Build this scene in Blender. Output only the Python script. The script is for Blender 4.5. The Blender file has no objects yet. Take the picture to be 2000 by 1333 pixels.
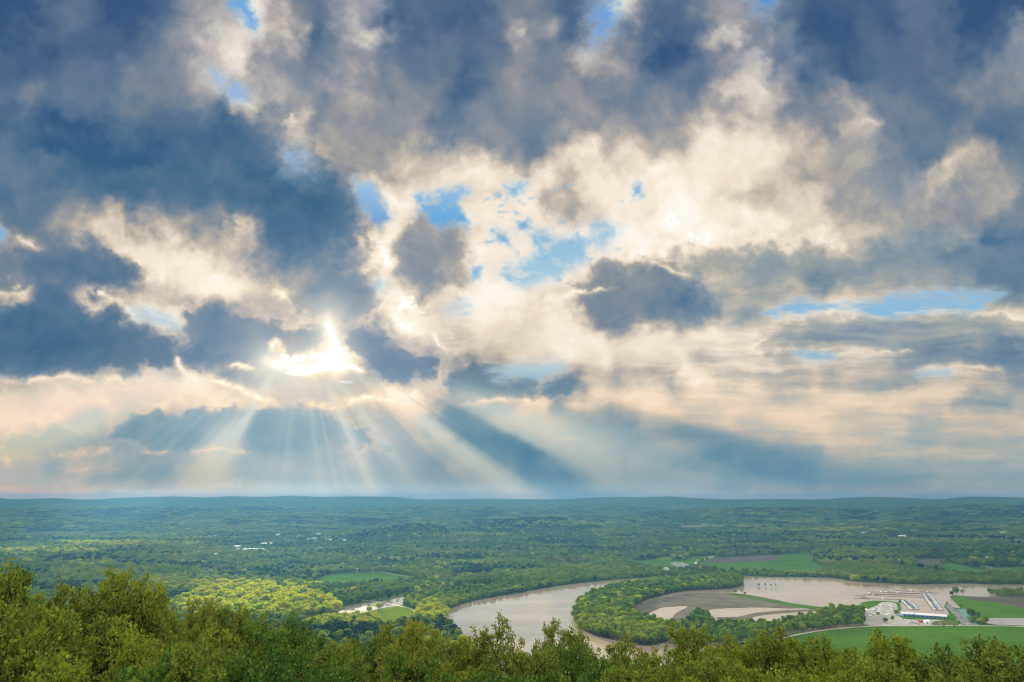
import numpy as np
# ---- luminance chart of the cloud sheet, one digit per 40-unit cell of the sky chart ----
G_ROWS = [
"0012100124 5586325541 2111333125 8422454321 1111221000",
"0111111234 6776513573 1222254124 4312474541 1121221013",
"1101112345 6864523442 2212243355 3101346342 1122222124",
"1112223345 6754334533 2212343355 4212357653 2222222344",
"2322223334 4555445434 3311344443 3333268754 4543223433",
"1212223222 2534634544 4223333443 4454456644 4664322322",
"1100011111 1123544444 4334433445 5556778765 4654333322",
"2120000001 1112455456 6667555786 7667888876 5554335653",
"2211111111 1211133456 6788788678 7888888765 6544567654",
"1222111111 1210012578 8877788578 8899876677 7554565553",
"2223454322 3310001358 6668888567 8899887777 7655554433",
"4335777655 5641001388 5458888887 9988988887 8765445412",
"4322368888 7643223494 4558888788 8886566674 4544442333",
"6232113878 8865432374 3558888874 5434654453 3444444322",
"6212666666 8855422268 4689987763 3221465556 7766565554",
"1111237884 3455654469 9778878864 3233365577 8766666678",
"1111133344 1125439426 6767778888 7887887754 4444445632",
"2101223333 2149689623 4576677878 7778677767 7776433333",
"5466667868 7545666554 5632345366 5658867656 5655577764",
"7778887788 8875556678 7642377477 8867777767 7777766445",
"8887565645 6633344556 6334666544 5776676677 7666556666",
"6545444433 5422234554 5522245544 3345555555 6666555555",
"5546544455 6544444444 4453212444 3443223444 5555555555",
"5555444445 5543344444 4444422234 3334432222 3333344444",
"5555555555 5554444444 4444454344 4455555444 4455544444",
"5555555555 5554444444 4444455444 4455555544 4455544444",
]
GRID = np.array([[int(ch) for ch in r.replace(" ","")] for r in G_ROWS], dtype=np.float64)

def _hash(ix, iy, seed):
    h = (ix.astype(np.int64)*374761393 + iy.astype(np.int64)*668265263 + seed*1442695041) & 0xffffffff
    h = ((h ^ (h >> 13))*1274126177) & 0xffffffff
    return ((h ^ (h >> 16)) & 0xffff)/65535.0*6.2831853
def perlin(x, y, seed):
    x0 = np.floor(x); y0 = np.floor(y); fx = x-x0; fy = y-y0
    sx = fx*fx*fx*(fx*(fx*6-15)+10); sy = fy*fy*fy*(fy*(fy*6-15)+10)
    r = 0
    out = []
    for dy in (0,1):
        for dx in (0,1):
            a = _hash(x0+dx, y0+dy, seed)
            out.append(np.cos(a)*(fx-dx)+np.sin(a)*(fy-dy))
    a = out[0]+(out[1]-out[0])*sx; b = out[2]+(out[3]-out[2])*sx
    return (a+(b-a)*sy)*1.5
def fbm(x, y, octv, seed, gain=0.52):
    s = 0; a = 1.0; n = 0
    for i in range(octv):
        s = s + a*perlin(x, y, seed+i*17); n += a; a *= gain
        x, y = x*1.93*0.94-y*1.93*0.34, x*1.93*0.34+y*1.93*0.94
    return s/n*1.6
def sstep(a, b, x):
    t = np.clip((x-a)/(b-a), 0, 1); return t*t*(3-2*t)
def cubic(g, x, y):
    h, w = g.shape
    x = np.clip(x, 0, w-1.001); y = np.clip(y, 0, h-1.001)
    x0 = np.floor(x).astype(int); y0 = np.floor(y).astype(int); fx = x-x0; fy = y-y0
    def wts(t):   # between B-spline and Catmull-Rom (Mitchell)
        return [((-7/18)*(t+1)**3+2*(t+1)**2-(10/3)*(t+1)+16/9), ((7/6)*t**3-2*t**2+8/9),
                ((7/6)*(1-t)**3-2*(1-t)**2+8/9), ((-7/18)*(2-t)**3+2*(2-t)**2-(10/3)*(2-t)+16/9)]
    wx = wts(fx); wy = wts(fy); s = 0
    for j in range(4):
        yy = np.clip(y0+j-1, 0, h-1); row = 0
        for i in range(4):
            row = row + wx[i]*g[yy, np.clip(x0+i-1, 0, w-1)]
        s = s+wy[j]*row
    return s
R_UP = np.array([(54,84,126),(75,101,135),(94,115,142),(114,129,148),(138,143,154),(164,162,166),(192,186,182),(214,206,198),(232,222,210),(250,242,232),(255,253,248)],float)
R_MID = np.array([(52,95,133),(74,110,141),(98,123,147),(121,135,150),(143,148,155),(168,165,160),(196,185,170),(220,207,190),(241,226,206),(254,244,228),(255,252,246)],float)
R_LOW = np.array([(70,118,150),(86,131,156),(104,144,162),(126,156,167),(147,166,171),(172,177,172),(204,190,172),(231,207,178),(250,221,188),(255,238,212),(255,250,240)],float)
def ramp(r, L):
    L = np.clip(L, 0, 9.999); i = L.astype(int); f = (L-i)[..., None]
    return r[i]*(1-f)+r[i+1]*f

SUN = (607.0, 700.0); FAN = (590.0, 640.0)
def segd(u, v, pts):
    """distance to a polyline, and how far along it (0..1)"""
    best = np.full(u.shape, 1e9); al = np.zeros(u.shape); n = len(pts)-1
    for k in range(n):
        (x0, y0), (x1, y1) = pts[k], pts[k+1]
        dx, dy = x1-x0, y1-y0; t = np.clip(((u-x0)*dx+(v-y0)*dy)/(dx*dx+dy*dy), 0, 1)
        d = np.hypot(u-x0-t*dx, v-y0-t*dy); m = d < best
        best = np.where(m, d, best); al = np.where(m, (k+t)/n, al)
    return best, al
def inside(u, v, pts):
    """signed distance to a closed outline, positive inside"""
    d, _ = segd(u, v, list(pts)+[pts[0]])
    c = np.zeros(u.shape, bool); n = len(pts)
    for k in range(n):
        (x0, y0), (x1, y1) = pts[k], pts[(k+1) % n]
        if y0 == y1: continue
        c ^= ((y0 > v) != (y1 > v)) & (u < (x1-x0)*(v-y0)/(y1-y0)+x0)
    return np.where(c, d, -d)
def box(pts, u, v, pad):
    xs = [p[0] for p in pts]; ys = [p[1] for p in pts]
    return (u > min(xs)-pad) & (u < max(xs)+pad) & (v > min(ys)-pad) & (v < max(ys)+pad)

# blue openings: outline, edge softness, top colour, bottom colour
BLUE = [
 ([(436,-30),(488,-30),(482,12),(500,25),(508,50),(498,58),(470,30),(445,12)],6,(70,150,215),(110,165,220)),
 ([(418,140),(440,150),(462,160),(482,195),(452,185)],10,(140,175,228),(120,165,220)),
 ([(560,290),(590,300),(600,330),(570,325)],16,(135,175,225),(130,170,220)),
 ([(1150,20),(1195,-10),(1212,20),(1196,60),(1172,75),(1150,95),(1158,60)],12,(80,140,215),(100,150,215)),
 ([(1455,-20),(1520,-20),(1500,20),(1470,14)],12,(60,115,195),(80,130,200)),
 ([(690,352),(722,354),(742,378),(752,405),(765,430),(738,436),(722,420),(705,385)],6,(150,190,228),(96,150,205)),
 ([(815,385),(870,372),(905,366),(910,372),(893,398),(897,412),(925,430),(912,440),(880,440),(840,432),(822,418)],6,(135,185,228),(66,150,220)),
 ([(985,362),(1030,358),(1025,372),(1008,384),(996,380)],8,(110,170,215),(130,180,220)),
 ([(1010,435),(1030,432),(1036,446),(1016,448)],6,(70,140,200),(80,150,205)),
 ([(960,452),(985,460),(995,478),(975,470)],6,(100,160,205),(110,165,210)),
 ([(1040,458),(1110,462),(1170,468),(1200,448),(1190,470),(1150,480),(1136,510),(1110,530),(1060,552),(1010,560),(985,540),(990,520),(1040,508),(1050,490)],9,(125,180,215),(165,205,225)),
 ([(1155,440),(1195,435),(1190,460),(1160,470)],10,(130,180,215),(150,195,220)),
 ([(925,530),(940,520),(932,545),(922,550)],5,(120,175,215),(140,190,220)),
 ([(885,600),(915,600),(905,612),(880,612)],9,(190,215,225),(195,218,225)),
 ([(1238,358),(1247,362),(1252,384),(1240,380)],4,(135,180,215),(120,170,215)),
 ([(1500,612),(1530,600),(1560,585),(1590,592),(1640,596),(1690,592),(1750,576),(1850,568),(1965,572),(1930,588),(1905,610),(1870,606),(1820,603),(1780,614),(1745,620),(1700,614),(1670,602),(1620,600),(1545,615),(1520,618)],5,(140,182,212),(118,178,218)),
 ([(958,725),(1000,716),(1060,710),(1100,706),(1098,720),(1060,742),(1010,735),(970,736)],7,(200,215,212),(140,182,205)),
 ([(1548,690),(1595,690),(1632,696),(1625,704),(1590,703),(1560,697)],4,(140,180,205),(155,185,200)),
 ([(1795,728),(1850,724),(1852,732),(1800,735)],5,(175,190,195),(160,182,192)),
 ([(-20,440),(-5,442),(14,458),(10,468),(-20,470)],4,(120,165,215),(130,170,215)),
 ([(255,610),(285,606),(340,625),(345,640),(310,632),(270,624)],8,(180,205,220),(190,208,215)),
 ([(735,555),(748,552),(748,572),(738,566)],7,(165,195,220),(170,200,220)),
]
# dark cloud bodies with crisp edges: outline, softness, luminance inside, ramp shift
DARK = [
 ([(1125,560),(1150,530),(1190,512),(1230,503),(1262,512),(1300,528),(1325,548),(1348,580),(1372,602),(1345,612),(1300,612),(1262,612),(1240,625),(1190,622),(1150,625),(1125,600)],15,3.5,.6),
 ([(760,470),(790,440),(830,430),(870,438),(900,460),(912,490),(905,520),(880,545),(850,560),(820,585),(790,570),(758,530)],16,4.2,.5),
 ([(670,640),(690,630),(720,645),(745,660),(780,680),(810,685),(850,705),(848,728),(810,738),(780,750),(740,740),(735,715),(715,705),(690,690),(668,668)],9,1.6,.75),
 ([(878,735),(905,728),(925,716),(945,724),(990,736),(1040,732),(1060,746),(1085,728),(1108,740),(1125,762),(1128,778),(1085,772),(1050,770),(1000,776),(950,784),(915,788),(885,778)],7,2.2,.75),
 ([(345,620),(385,600),(430,605),(450,620),(500,632),(560,640),(610,628),(634,640),(632,662),(600,680),(565,705),(545,690),(520,680),(505,712),(470,705),(420,705),(390,690),(360,660)],9,2.2,.8),
 ([(0,485),(60,480),(120,488),(160,480),(200,492),(240,500),(285,545),(240,556),(180,558),(160,548),(120,560),(60,560),(20,560),(-40,560),(-40,485)],8,1.8,.6),
 ([(-40,600),(30,590),(100,592),(160,590),(200,600),(240,600),(262,625),(300,655),(350,660),(420,690),(440,712),(380,720),(320,712),(270,730),(200,728),(140,735),(60,735),(-40,742)],10,1.4,.8),
 ([(505,500),(560,525),(640,520),(715,480),(722,400),(690,350),(600,300),(530,250),(440,200),(400,400),(450,430),(500,460)],22,.9,.55),
 ([(1480,680),(1520,640),(1570,616),(1640,606),(1720,618),(1800,612),(1870,608),(1920,615),(2080,628),(2080,690),(1960,682),(1800,685),(1650,686),(1560,690)],9,4.7,.42),
 ([(1310,490),(1390,474),(1480,490),(1560,480),(1600,478),(1650,500),(1672,530),(1600,540),(1560,548),(1480,545),(1400,530),(1340,525)],14,4.6,.5),
 ([(205,858),(240,825),(300,806),(380,802),(500,790),(620,800),(720,840),(760,868),(640,872),(560,878),(480,880),(400,880),(330,877),(260,874)],8,2.5,.6),
 ([(-30,872),(60,848),(120,832),(185,852),(170,874),(110,884),(40,882)],8,3.2,.5),
 ([(150,945),(240,900),(300,884),(480,884),(600,880),(700,880),(700,945),(400,948)],14,3.9,.35),
 ([(540,662),(600,648),(634,654),(624,672),(592,692),(566,702),(546,690)],6,4.0,.8),
 ([(470,740),(520,722),(600,735),(650,722),(700,735),(720,760),(690,780),(640,792),(600,784),(560,775),(500,760)],8,5.2,.55),
 ([(560,580),(620,585),(680,565),(735,560),(738,590),(715,612),(640,622),(580,610)],14,3.0,.6),
]
# bright cloud rims (silver lining): polyline, width, peak luminance
RIMS = [
 ([(516,704),(530,712),(560,708),(590,700),(625,690),(650,682)],6.5,11.8),
 ([(520,715),(560,722),(595,728),(640,715)],5,11.0),
 ([(652,680),(655,660),(645,640),(640,625)],7,11.8),
 ([(600,718),(640,705),(670,708),(700,722),(718,730)],5,10.6),
 ([(440,712),(480,718),(500,712)],6,9.5),
 ([(395,735),(430,745),(470,758),(515,780),(545,787)],7,9.7),
 ([(590,782),(615,792),(650,798),(690,785),(720,778),(770,782),(800,790)],6,9.8),
 ([(735,775),(770,770),(800,778),(830,770)],14,9.2),
 ([(340,690),(350,715),(375,735),(400,748)],9,9.0),
 ([(518,690),(535,670),(545,680)],7,9.8),
 ([(735,590),(748,560),(738,520),(730,470),(728,430)],9,9.0),
 ([(725,345),(760,380),(780,400),(800,395)],10,9.2),
 ([(770,600),(800,600),(825,590)],18,10),
 ([(1200,562),(1130,575),(1060,590)],5,9.2),
 ([(1262,510),(1300,525),(1350,540)],6,8.8),
 ([(480,5),(505,18),(512,40)],9,8.6),
 ([(845,640),(860,672),(875,690)],5,9.3),
 ([(20,455),(50,470),(85,482)],8,8.3),
 ([(170,560),(200,570),(235,595),(255,612),(275,640)],7,8.8),
 ([(0,745),(60,745),(120,735),(180,745),(250,745),(300,738)],8,8.4),
 ([(400,525),(430,545),(470,570)],14,9.6),
 ([(525,560),(550,570),(555,585)],9,9.2),
 ([(445,188),(470,198),(498,208)],8,8.2),
 ([(560,222),(575,235)],10,8.2),
 ([(1015,55),(1030,65)],12,6.6),
 ([(1655,250),(1690,237),(1730,240)],7,7.0),
 ([(890,795),(960,782),(1010,778),(1060,790)],8,8.4),
 ([(1110,782),(1140,795),(1190,788)],10,8.0),
 ([(1640,682),(1720,688),(1790,684)],5,7.6),
 ([(1780,722),(1880,716),(1960,722)],5,7.6),
 ([(1500,620),(1560,612),(1640,604),(1700,616)],4,7.6),
 ([(1700,618),(1760,612),(1830,604),(1890,612)],5,8.0),
 ([(280,880),(330,880)],4,6.8),([(370,882),(440,878),(490,884)],4,7.2),
 ([(90,888),(130,885)],5,7.0),([(130,890),(190,880),(220,870)],8,6.6),([(130,918),(170,915)],4,6.8),
 ([(0,890),(20,900),(10,910)],10,7.0),([(110,830),(150,840)],5,6.8),([(1080,859),(1140,858)],2.5,6.5),
]
# crepuscular rays fanning from the sun: angle (deg, 0=right, 90=down), half width, start, end radius, gain
RAYS = [
 (158.8,5.5,280,760,2.0),(150,2.2,300,600,-.35),(121.5,3.2,120,430,1.7),(127,4.6,230,460,1.1),(114,3.2,170,300,-.5),(133,3,330,460,-.5),(141,2.5,200,420,.3),
 (110,2.0,200,420,-.25),(97,1.6,120,330,.35),(90,1.6,140,330,-.12),(84,1.5,120,380,.45),(78,1.0,130,360,.3),(66.5,2.4,120,420,1.25),(60.5,1.6,160,380,-.2),(55,2.0,140,430,.75),(47,2.2,220,460,-.4),
 (37.6,2.5,190,640,1.75),(43,1.4,260,560,.35),(33.8,1.2,240,560,-.4),(29.5,2.4,300,690,-.95),(22.8,3.8,320,720,1.5),(26.3,1.2,380,640,.4),(16,2.2,540,760,-.5),(15.2,1.6,700,1180,-1.05),(18.6,1.2,700,1100,.35),(12.2,1.3,620,1000,.5),(9.5,2.2,700,1200,.35),
 (106,1.5,70,150,.4),(75,2.5,80,150,.7),(58,2.5,80,150,.7),(92,2.5,80,140,.4),(123,3,80,150,.5),(44,2,80,150,.4),
]
def sky_srgb(u, v):
    sh = u.shape
    low = sstep(560, 800, v)
    fl = np.clip(.75*low+.8*sstep(1150, 1500, u)*sstep(420, 620, v), 0, 1)
    wx = 26*fbm(u/120, v/120, 4, 3)+13*fbm(u/34, v/34, 6, 5, .6)
    wy = (26*fbm(u/120, v/120, 4, 11)+13*fbm(u/34, v/34, 6, 13, .6))*(1-.6*fl)
    L = cubic(GRID, (u+wx)/40-.5, (v+wy)/40-.5)
    Lb = cubic(GRID, u/40-.5, v/40-.5)
    L = L+.55*(L-Lb)
    U, V = u+wx*.6, v+wy*.6
    n0 = fbm(u/160, v/70, 3, 61)
    L = L-1.0*np.exp(-((u-1560)/230)**2-((v-150)/150)**2)-.5*np.exp(-((u-1850)/200)**2-((v-330)/110)**2)
    st = sstep(1050, 1350, u)*sstep(560, 680, v)
    n1 = fbm(U/90, V/90, 7, 21, .57)*(1-fl)+(fbm(U/130, V/42, 7, 22, .56)*(1-st)+1.9*fbm(U/200+.25*n0, V/23, 7, 23, .6)*st)*fl
    n2 = fbm(U/32, V/32, 6, 31, .62)*(1-fl)+fbm(U/60, V/26, 5, 32, .55)*fl*.8
    soft = (.42+.58*sstep(2.5, 5.5, Lb))*(1-.5*sstep(6.3, 8.2, Lb))
    L = L+.45*sstep(5.6, 7.6, Lb)
    bl = np.abs(fbm(U/75, V*(1+.9*fl)/75, 6, 41, .5))
    L = L+(.85*n1+.62*n2+1.0*(bl-.22)*(1-.6*fl))*soft*(1-.4*sstep(700, 860, v))
    # crisp dark bodies
    for pts, sf, lum, amt in DARK:
        m = box(pts, u, v, 60)
        if not m.any(): continue
        uu, v2 = u[m], v[m]
        e = fbm(uu/46, v2*1.2/46, 6, 51, .6)*26*(.4+sf/14)
        d = inside(uu+wx[m]*.35, v2+wy[m]*.35, pts)+e
        a = sstep(-sf*.6, sf*1.6, d)*amt
        body = lum+.9*n1[m]+.5*n2[m]-sstep(0, 40, d)*.4
        rim = np.exp(-((d+sf*.7)/(sf*.9))**2)*.55*sstep(3.2, 6, Lb[m]+1)
        L[m] = L[m]*(1-a)+body*a+rim
    # silver linings
    for pts, w, pk in RIMS:
        m = box(pts, u, v, w*5+20)
        if not m.any(): continue
        uu, v2 = u[m], v[m]
        e = fbm(uu/30, v2/30, 5, 71, .6)
        d, al = segd(uu+wx[m]*.28+e*w*.5, v2+wy[m]*.28+e*w*.9, pts)
        a = np.exp(-(d/w)**1.6)*(.25+.75*np.clip(np.minimum(al, 1-al)*5, 0, 1))*np.clip(.85+.8*e, 0, 1)
        L[m] = np.maximum(L[m], L[m]*(1-a)+pk*a)
    # the cloud glows where the sun stands behind it
    du = (u-SUN[0]); dv = (v-SUN[1]); r = np.hypot(du, dv)
    L = L+(.6*np.exp(-(np.hypot(du, dv*1.3)/85)**2)+.5*np.exp(-(r/220)**2))*sstep(2.5, 6, L)
    # crepuscular rays
    fu, fv = u-FAN[0], v-FAN[1]; r2 = np.hypot(fu, fv); ang = np.degrees(np.arctan2(fv, fu))
    ray = np.zeros(sh)
    for a0, hw, r0, r1, g in RAYS:
        w = np.exp(-np.abs((ang-a0)/(hw*1.2))**2.0)
        ray += g*w*sstep(r0*.8, r0*1.2, r2)*(1-sstep(r1*.72, r1*1.25, r2))
    jit = fbm(ang/2.2, ang*0+.37, 4, 91)*.22*sstep(100, 200, r2)*(1-sstep(420, 660, r2))*sstep(10, 40, ang)*(1-sstep(135, 165, ang))
    ray = (ray+jit*1.3)*sstep(0, 40, dv)
    up = 1-sstep(60, 380, v)
    cu, cm, cl = ramp(R_UP, L), ramp(R_MID, L), ramp(R_LOW, L)
    lw = sstep(690, 830, v)[..., None]; upw = up[..., None]
    C = cm*(1-upw)+cu*upw; C = C*(1-lw)+cl*lw
    # warm/cool drift of the greys
    drift = fbm(u/220, v/220, 3, 111)
    wl = np.exp(-((L-4.5)/2.2)**2)[..., None]
    C = C+wl*drift[..., None]*np.array([6., 1., -6.])
    rp = (np.clip(ray, 0, 2)*.48)[..., None]; rn = (np.clip(-ray, 0, 2)*.52)[..., None]
    warm = np.clip((600-u)/500, 0, 1)[..., None]*sstep(800, 930, v)[..., None]
    rc = np.array([216., 217., 204.])*(1-warm)+np.array([222., 208., 172.])*warm
    rc = np.maximum(rc-(sstep(820, 960, v)*22)[..., None], C*.6)
    C = C+(np.maximum(rc, C)-C)*np.clip(rp, 0, .75)
    C = C+(np.array([86., 130., 158.])-C)*np.clip(rn, 0, .85)
    cool = (sstep(1150, 1400, u)*sstep(420, 480, v)*(1-sstep(690, 760, v)))[..., None]*np.exp(-((L-4)/2.2)**2)[..., None]
    C = C+cool*np.array([-12., 1., 9.])
    gold = np.exp(-(r/190)**2)[..., None]*sstep(5.5, 9, L)[..., None]
    C = C*(1-gold*np.array([0., .035, .15]))
    gd, _ = segd(u, v, [(522, 706), (560, 716), (600, 708), (645, 682), (642, 628)])
    gl = (.85*np.exp(-gd/30)+.22*np.exp(-gd/110))[..., None]
    C = C+(np.array([255., 247., 224.])-C)*np.clip(gl, 0, .95)
    # pink haze low on the horizon
    pk = sstep(925, 965, v)[..., None]*(.6+.5*fbm(u/160, v/22, 4, 121))[..., None]*(.6+.8*np.clip((700-u)/500, 0, 1))[..., None]*np.array([40., 6., -14.])
    C = C+pk
    # blue openings
    for pts, sf, c0, c1 in BLUE:
        m = box(pts, u, v, 50)
        if not m.any(): continue
        uu, v2 = u[m], v[m]
        e = fbm(uu/40, v2*(1+.9*fl[m])/40, 7, 131, .66)
        d = inside(uu+wx[m]*.18, v2+wy[m]*.18, pts)+e*(7+sf*1.1)/(1+.8*fl[m])+3
        ws = sstep(.02, .5, fbm(uu/58+.3*wx[m]/58, v2/(34/(1+.9*fl[m])), 6, 141, .62))
        a = (sstep(-sf*1.1, sf*2.2, d)*(.97-.55*ws))[..., None]
        hal = (sstep(-sf*3.2, sf*1.2, d+e*.6)*.42*(1-.6*ws))[..., None]; C[m] = C[m]*(1-hal)+np.array([196., 214., 228.])*hal
        ys = [p[1] for p in pts]; t = np.clip((v2-min(ys))/(max(ys)-min(ys)+1e-6), 0, 1)[..., None]
        col = (np.array(c0, float)*(1-t)+np.array(c1, float)*t)*.74+np.array([178., 206., 228.])*.26
        C[m] = C[m]*(1-a)+col*a
    # a broken field of small puffs with pale blue showing between them
    for cx, cy, rx, ry, th, amt in ((1070, 450, 190, 120, .18, .62), (1030, 400, 110, 70, .1, .6), (1250, 400, 90, 70, .35, .4), (900, 590, 120, 50, .4, .4), (1190, 60, 60, 60, .2, .5), (490, 20, 40, 50, .3, .4)):
        q = ((u-cx)/rx)**2+((v-cy)/ry)**2; m = q < 1.6
        n = fbm((u[m]+wx[m]*.5)/46+.4*(v[m]/46), v[m]/27, 7, 161, .6)-.35*q[m]
        a = (sstep(th-.05, th+.5, n)*amt*sstep(5, 7, L[m]))[..., None]
        C[m] = C[m]*(1-a)+np.array([138., 186., 220.])*a
    return np.clip(C, 0, 255), L, r
HAZE = 5.9e-5
import bpy, bmesh, math, random
from mathutils import Vector, Matrix
from mathutils.geometry import tessellate_polygon
C = bpy.context.scene.collection
SC = bpy.context.scene
BACK = 1.9  # strength of the added fill from the unseen cloud
EXPO = 2.6                                   # stops; the valley lies in shade and the picture is exposed for it
rng = np.random.default_rng(7)
random.seed(7)
# ------------------------------------------------------------------ camera
CAM = Vector((0, 0, 250.0)); FPX = 1333.3; PITCH = math.atan((974.0-666.5)/1333.3)
cp, sp = math.cos(PITCH), math.sin(PITCH)
def ray(px, py):
    x, y = (px-1000)/FPX, (666.5-py)/FPX
    return np.array([x, cp-y*sp, sp+y*cp])
def at(px, py, z=0.0):
    """the place on the level z that is seen at this point of the photograph"""
    d = ray(px, py); t = (z-CAM.z)/d[2]
    return (d[0]*t, d[1]*t)
def pxof(x, y, z):
    zz = z-CAM.z; f = y*cp+zz*sp; u = -y*sp+zz*cp
    return 1000+FPX*x/f, 666.5-FPX*u/f
cam = bpy.data.cameras.new('camera'); co = bpy.data.objects.new('camera', cam); C.objects.link(co)
co.location = CAM; co.rotation_euler = (math.pi/2+PITCH, 0, 0)
cam.sensor_width = 36; cam.lens = 24.0; cam.clip_start = .5; cam.clip_end = 200000
SC.camera = co
# ------------------------------------------------------------------ light
sd = ray(*SUN); sd /= np.linalg.norm(sd)
S_EL = math.asin(sd[2]); S_AZ = math.atan2(sd[0], sd[1])
w = bpy.data.worlds.new('World'); SC.world = w; w.use_nodes = True; w.cycles.sampling_method = 'NONE'
nt = w.node_tree; bg = nt.nodes['Background']
skyt = nt.nodes.new('ShaderNodeTexSky'); skyt.sky_type = 'NISHITA'; skyt.sun_disc = False
skyt.sun_elevation = S_EL; skyt.sun_rotation = S_AZ; skyt.altitude = 250; skyt.dust_density = .15; skyt.air_density = .5; skyt.ozone_density = 1.5
nt.links.new(skyt.outputs[0], bg.inputs[0]); bg.inputs[1].default_value = .05
sl = bpy.data.lights.new('sun', 'SUN'); sl.energy = 5.0; sl.angle = math.radians(.5); sl.color = (1, .86, .62)
so = bpy.data.objects.new('sun', sl); C.objects.link(so)
so.rotation_euler = Vector(sd).to_track_quat('Z', 'Y').to_euler(); so.location = (0, 0, 400)
vs = SC.view_settings; vs.view_transform = 'Standard'; vs.look = 'None'; vs.gamma = 1; vs.exposure = EXPO
cy = SC.cycles; cy.use_denoising = True; cy.sampling_pattern = 'BLUE_NOISE'; cy.max_bounces = 5; cy.diffuse_bounces = 2; cy.glossy_bounces = 2
cy.transmission_bounces = 3; cy.volume_bounces = 0; cy.transparent_max_bounces = 12; cy.caustics_reflective = False; cy.caustics_refractive = False
cy.sample_clamp_indirect = .6; cy.sample_clamp_direct = 3.0; cy.use_adaptive_sampling = False; cy.pixel_filter_type = 'BLACKMAN_HARRIS'; cy.filter_width = 1.15
# ------------------------------------------------------------------ helpers
def tag(o, label=None, cat=None, group=None, kind=None):
    if label: o['label'] = label
    if cat: o['category'] = cat
    if group: o['group'] = group
    if kind: o['kind'] = kind
    return o
def mesh(name, V, F, mats=(), mi=None, smooth=False):
    me = bpy.data.meshes.new(name)
    V = np.asarray(V, dtype=np.float32)
    if isinstance(F, np.ndarray) and F.ndim == 2:
        k = F.shape[1]; nf = len(F)
        me.vertices.add(len(V)); me.vertices.foreach_set('co', V.ravel())
        me.loops.add(nf*k); me.loops.foreach_set('vertex_index', F.ravel().astype(np.int32))
        me.polygons.add(nf); me.polygons.foreach_set('loop_start', np.arange(0, nf*k, k, dtype=np.int32))
        me.update(calc_edges=True)
    else:
        me.from_pydata([tuple(v) for v in V], [], [tuple(f) for f in F]); me.update()
    for m in mats: me.materials.append(m)
    if mi is not None: me.polygons.foreach_set('material_index', np.asarray(mi, dtype=np.int32))
    if smooth: me.polygons.foreach_set('use_smooth', np.ones(len(me.polygons), bool))
    return me
def obj(name, me, parent=None, loc=None, rz=0, scale=None):
    o = bpy.data.objects.new(name, me); C.objects.link(o)
    if parent: o.parent = parent
    if loc is not None: o.location = loc
    if rz: o.rotation_euler[2] = rz
    if scale: o.scale = (scale,)*3 if not hasattr(scale, '__len__') else scale
    return o
def empty(name, loc, rz=0, scale=None): return obj(name, None, None, loc, rz, scale)
class MB:
    """collects shapes into one mesh"""
    def __init__(s): s.V = []; s.F = []; s.M = []
    def add(s, V, F, m=0):
        b = len(s.V); s.V += [tuple(v) for v in V]; s.F += [tuple(b+i for i in f) for f in F]; s.M += [m]*len(F)
    def box(s, x0, x1, y0, y1, z0, z1, m=0, taper=0.0):
        t = taper
        V = [(x0, y0, z0), (x1, y0, z0), (x1, y1, z0), (x0, y1, z0), (x0+t, y0+t, z1), (x1-t, y0+t, z1), (x1-t, y1-t, z1), (x0+t, y1-t, z1)]
        s.add(V, [(3, 2, 1, 0), (4, 5, 6, 7), (0, 1, 5, 4), (1, 2, 6, 5), (2, 3, 7, 6), (3, 0, 4, 7)], m)
    def gable(s, x0, x1, y0, y1, z0, h, m=0, over=.4, th=.25):
        """a pitched roof with its ridge along x and real thickness"""
        x0 -= over; x1 += over; y0 -= over; y1 += over; ym = (y0+y1)/2
        V = []
        for x in (x0, x1): V += [(x, y0, z0), (x, ym, z0+h), (x, y1, z0), (x, y1, z0+th), (x, ym, z0+h+th), (x, y0, z0+th)]
        s.add(V, [(0, 1, 4, 5), (1, 2, 3, 4), (11, 10, 7, 6), (10, 9, 8, 7), (5, 4, 10, 11), (4, 3, 9, 10), (1, 0, 6, 7), (2, 1, 7, 8), (0, 5, 11, 6), (3, 2, 8, 9)], m)
    def tube(s, pts, rad, k=6, m=0, cap=True):
        pts = [Vector(p) for p in pts]; V = []; F = []
        for i, p in enumerate(pts):
            d = (pts[min(i+1, len(pts)-1)]-pts[max(i-1, 0)]).normalized()
            a = d.orthogonal().normalized(); b = d.cross(a)
            r = rad[i] if hasattr(rad, '__len__') else rad
            V += [p+(a*math.cos(t)+b*math.sin(t))*r for t in [2*math.pi*j/k for j in range(k)]]
        for i in range(len(pts)-1):
            F += [(i*k+j, i*k+(j+1) % k, (i+1)*k+(j+1) % k, (i+1)*k+j) for j in range(k)]
        if cap: F += [tuple(range(k))[::-1], tuple((len(pts)-1)*k+j for j in range(k))]
        s.add(V, F, m)
    def build(s, name, mats, parent=None, **kw):
        return obj(name, mesh(name, s.V, s.F, mats if isinstance(mats, (list, tuple)) else [mats], s.M), parent, **kw)
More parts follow.
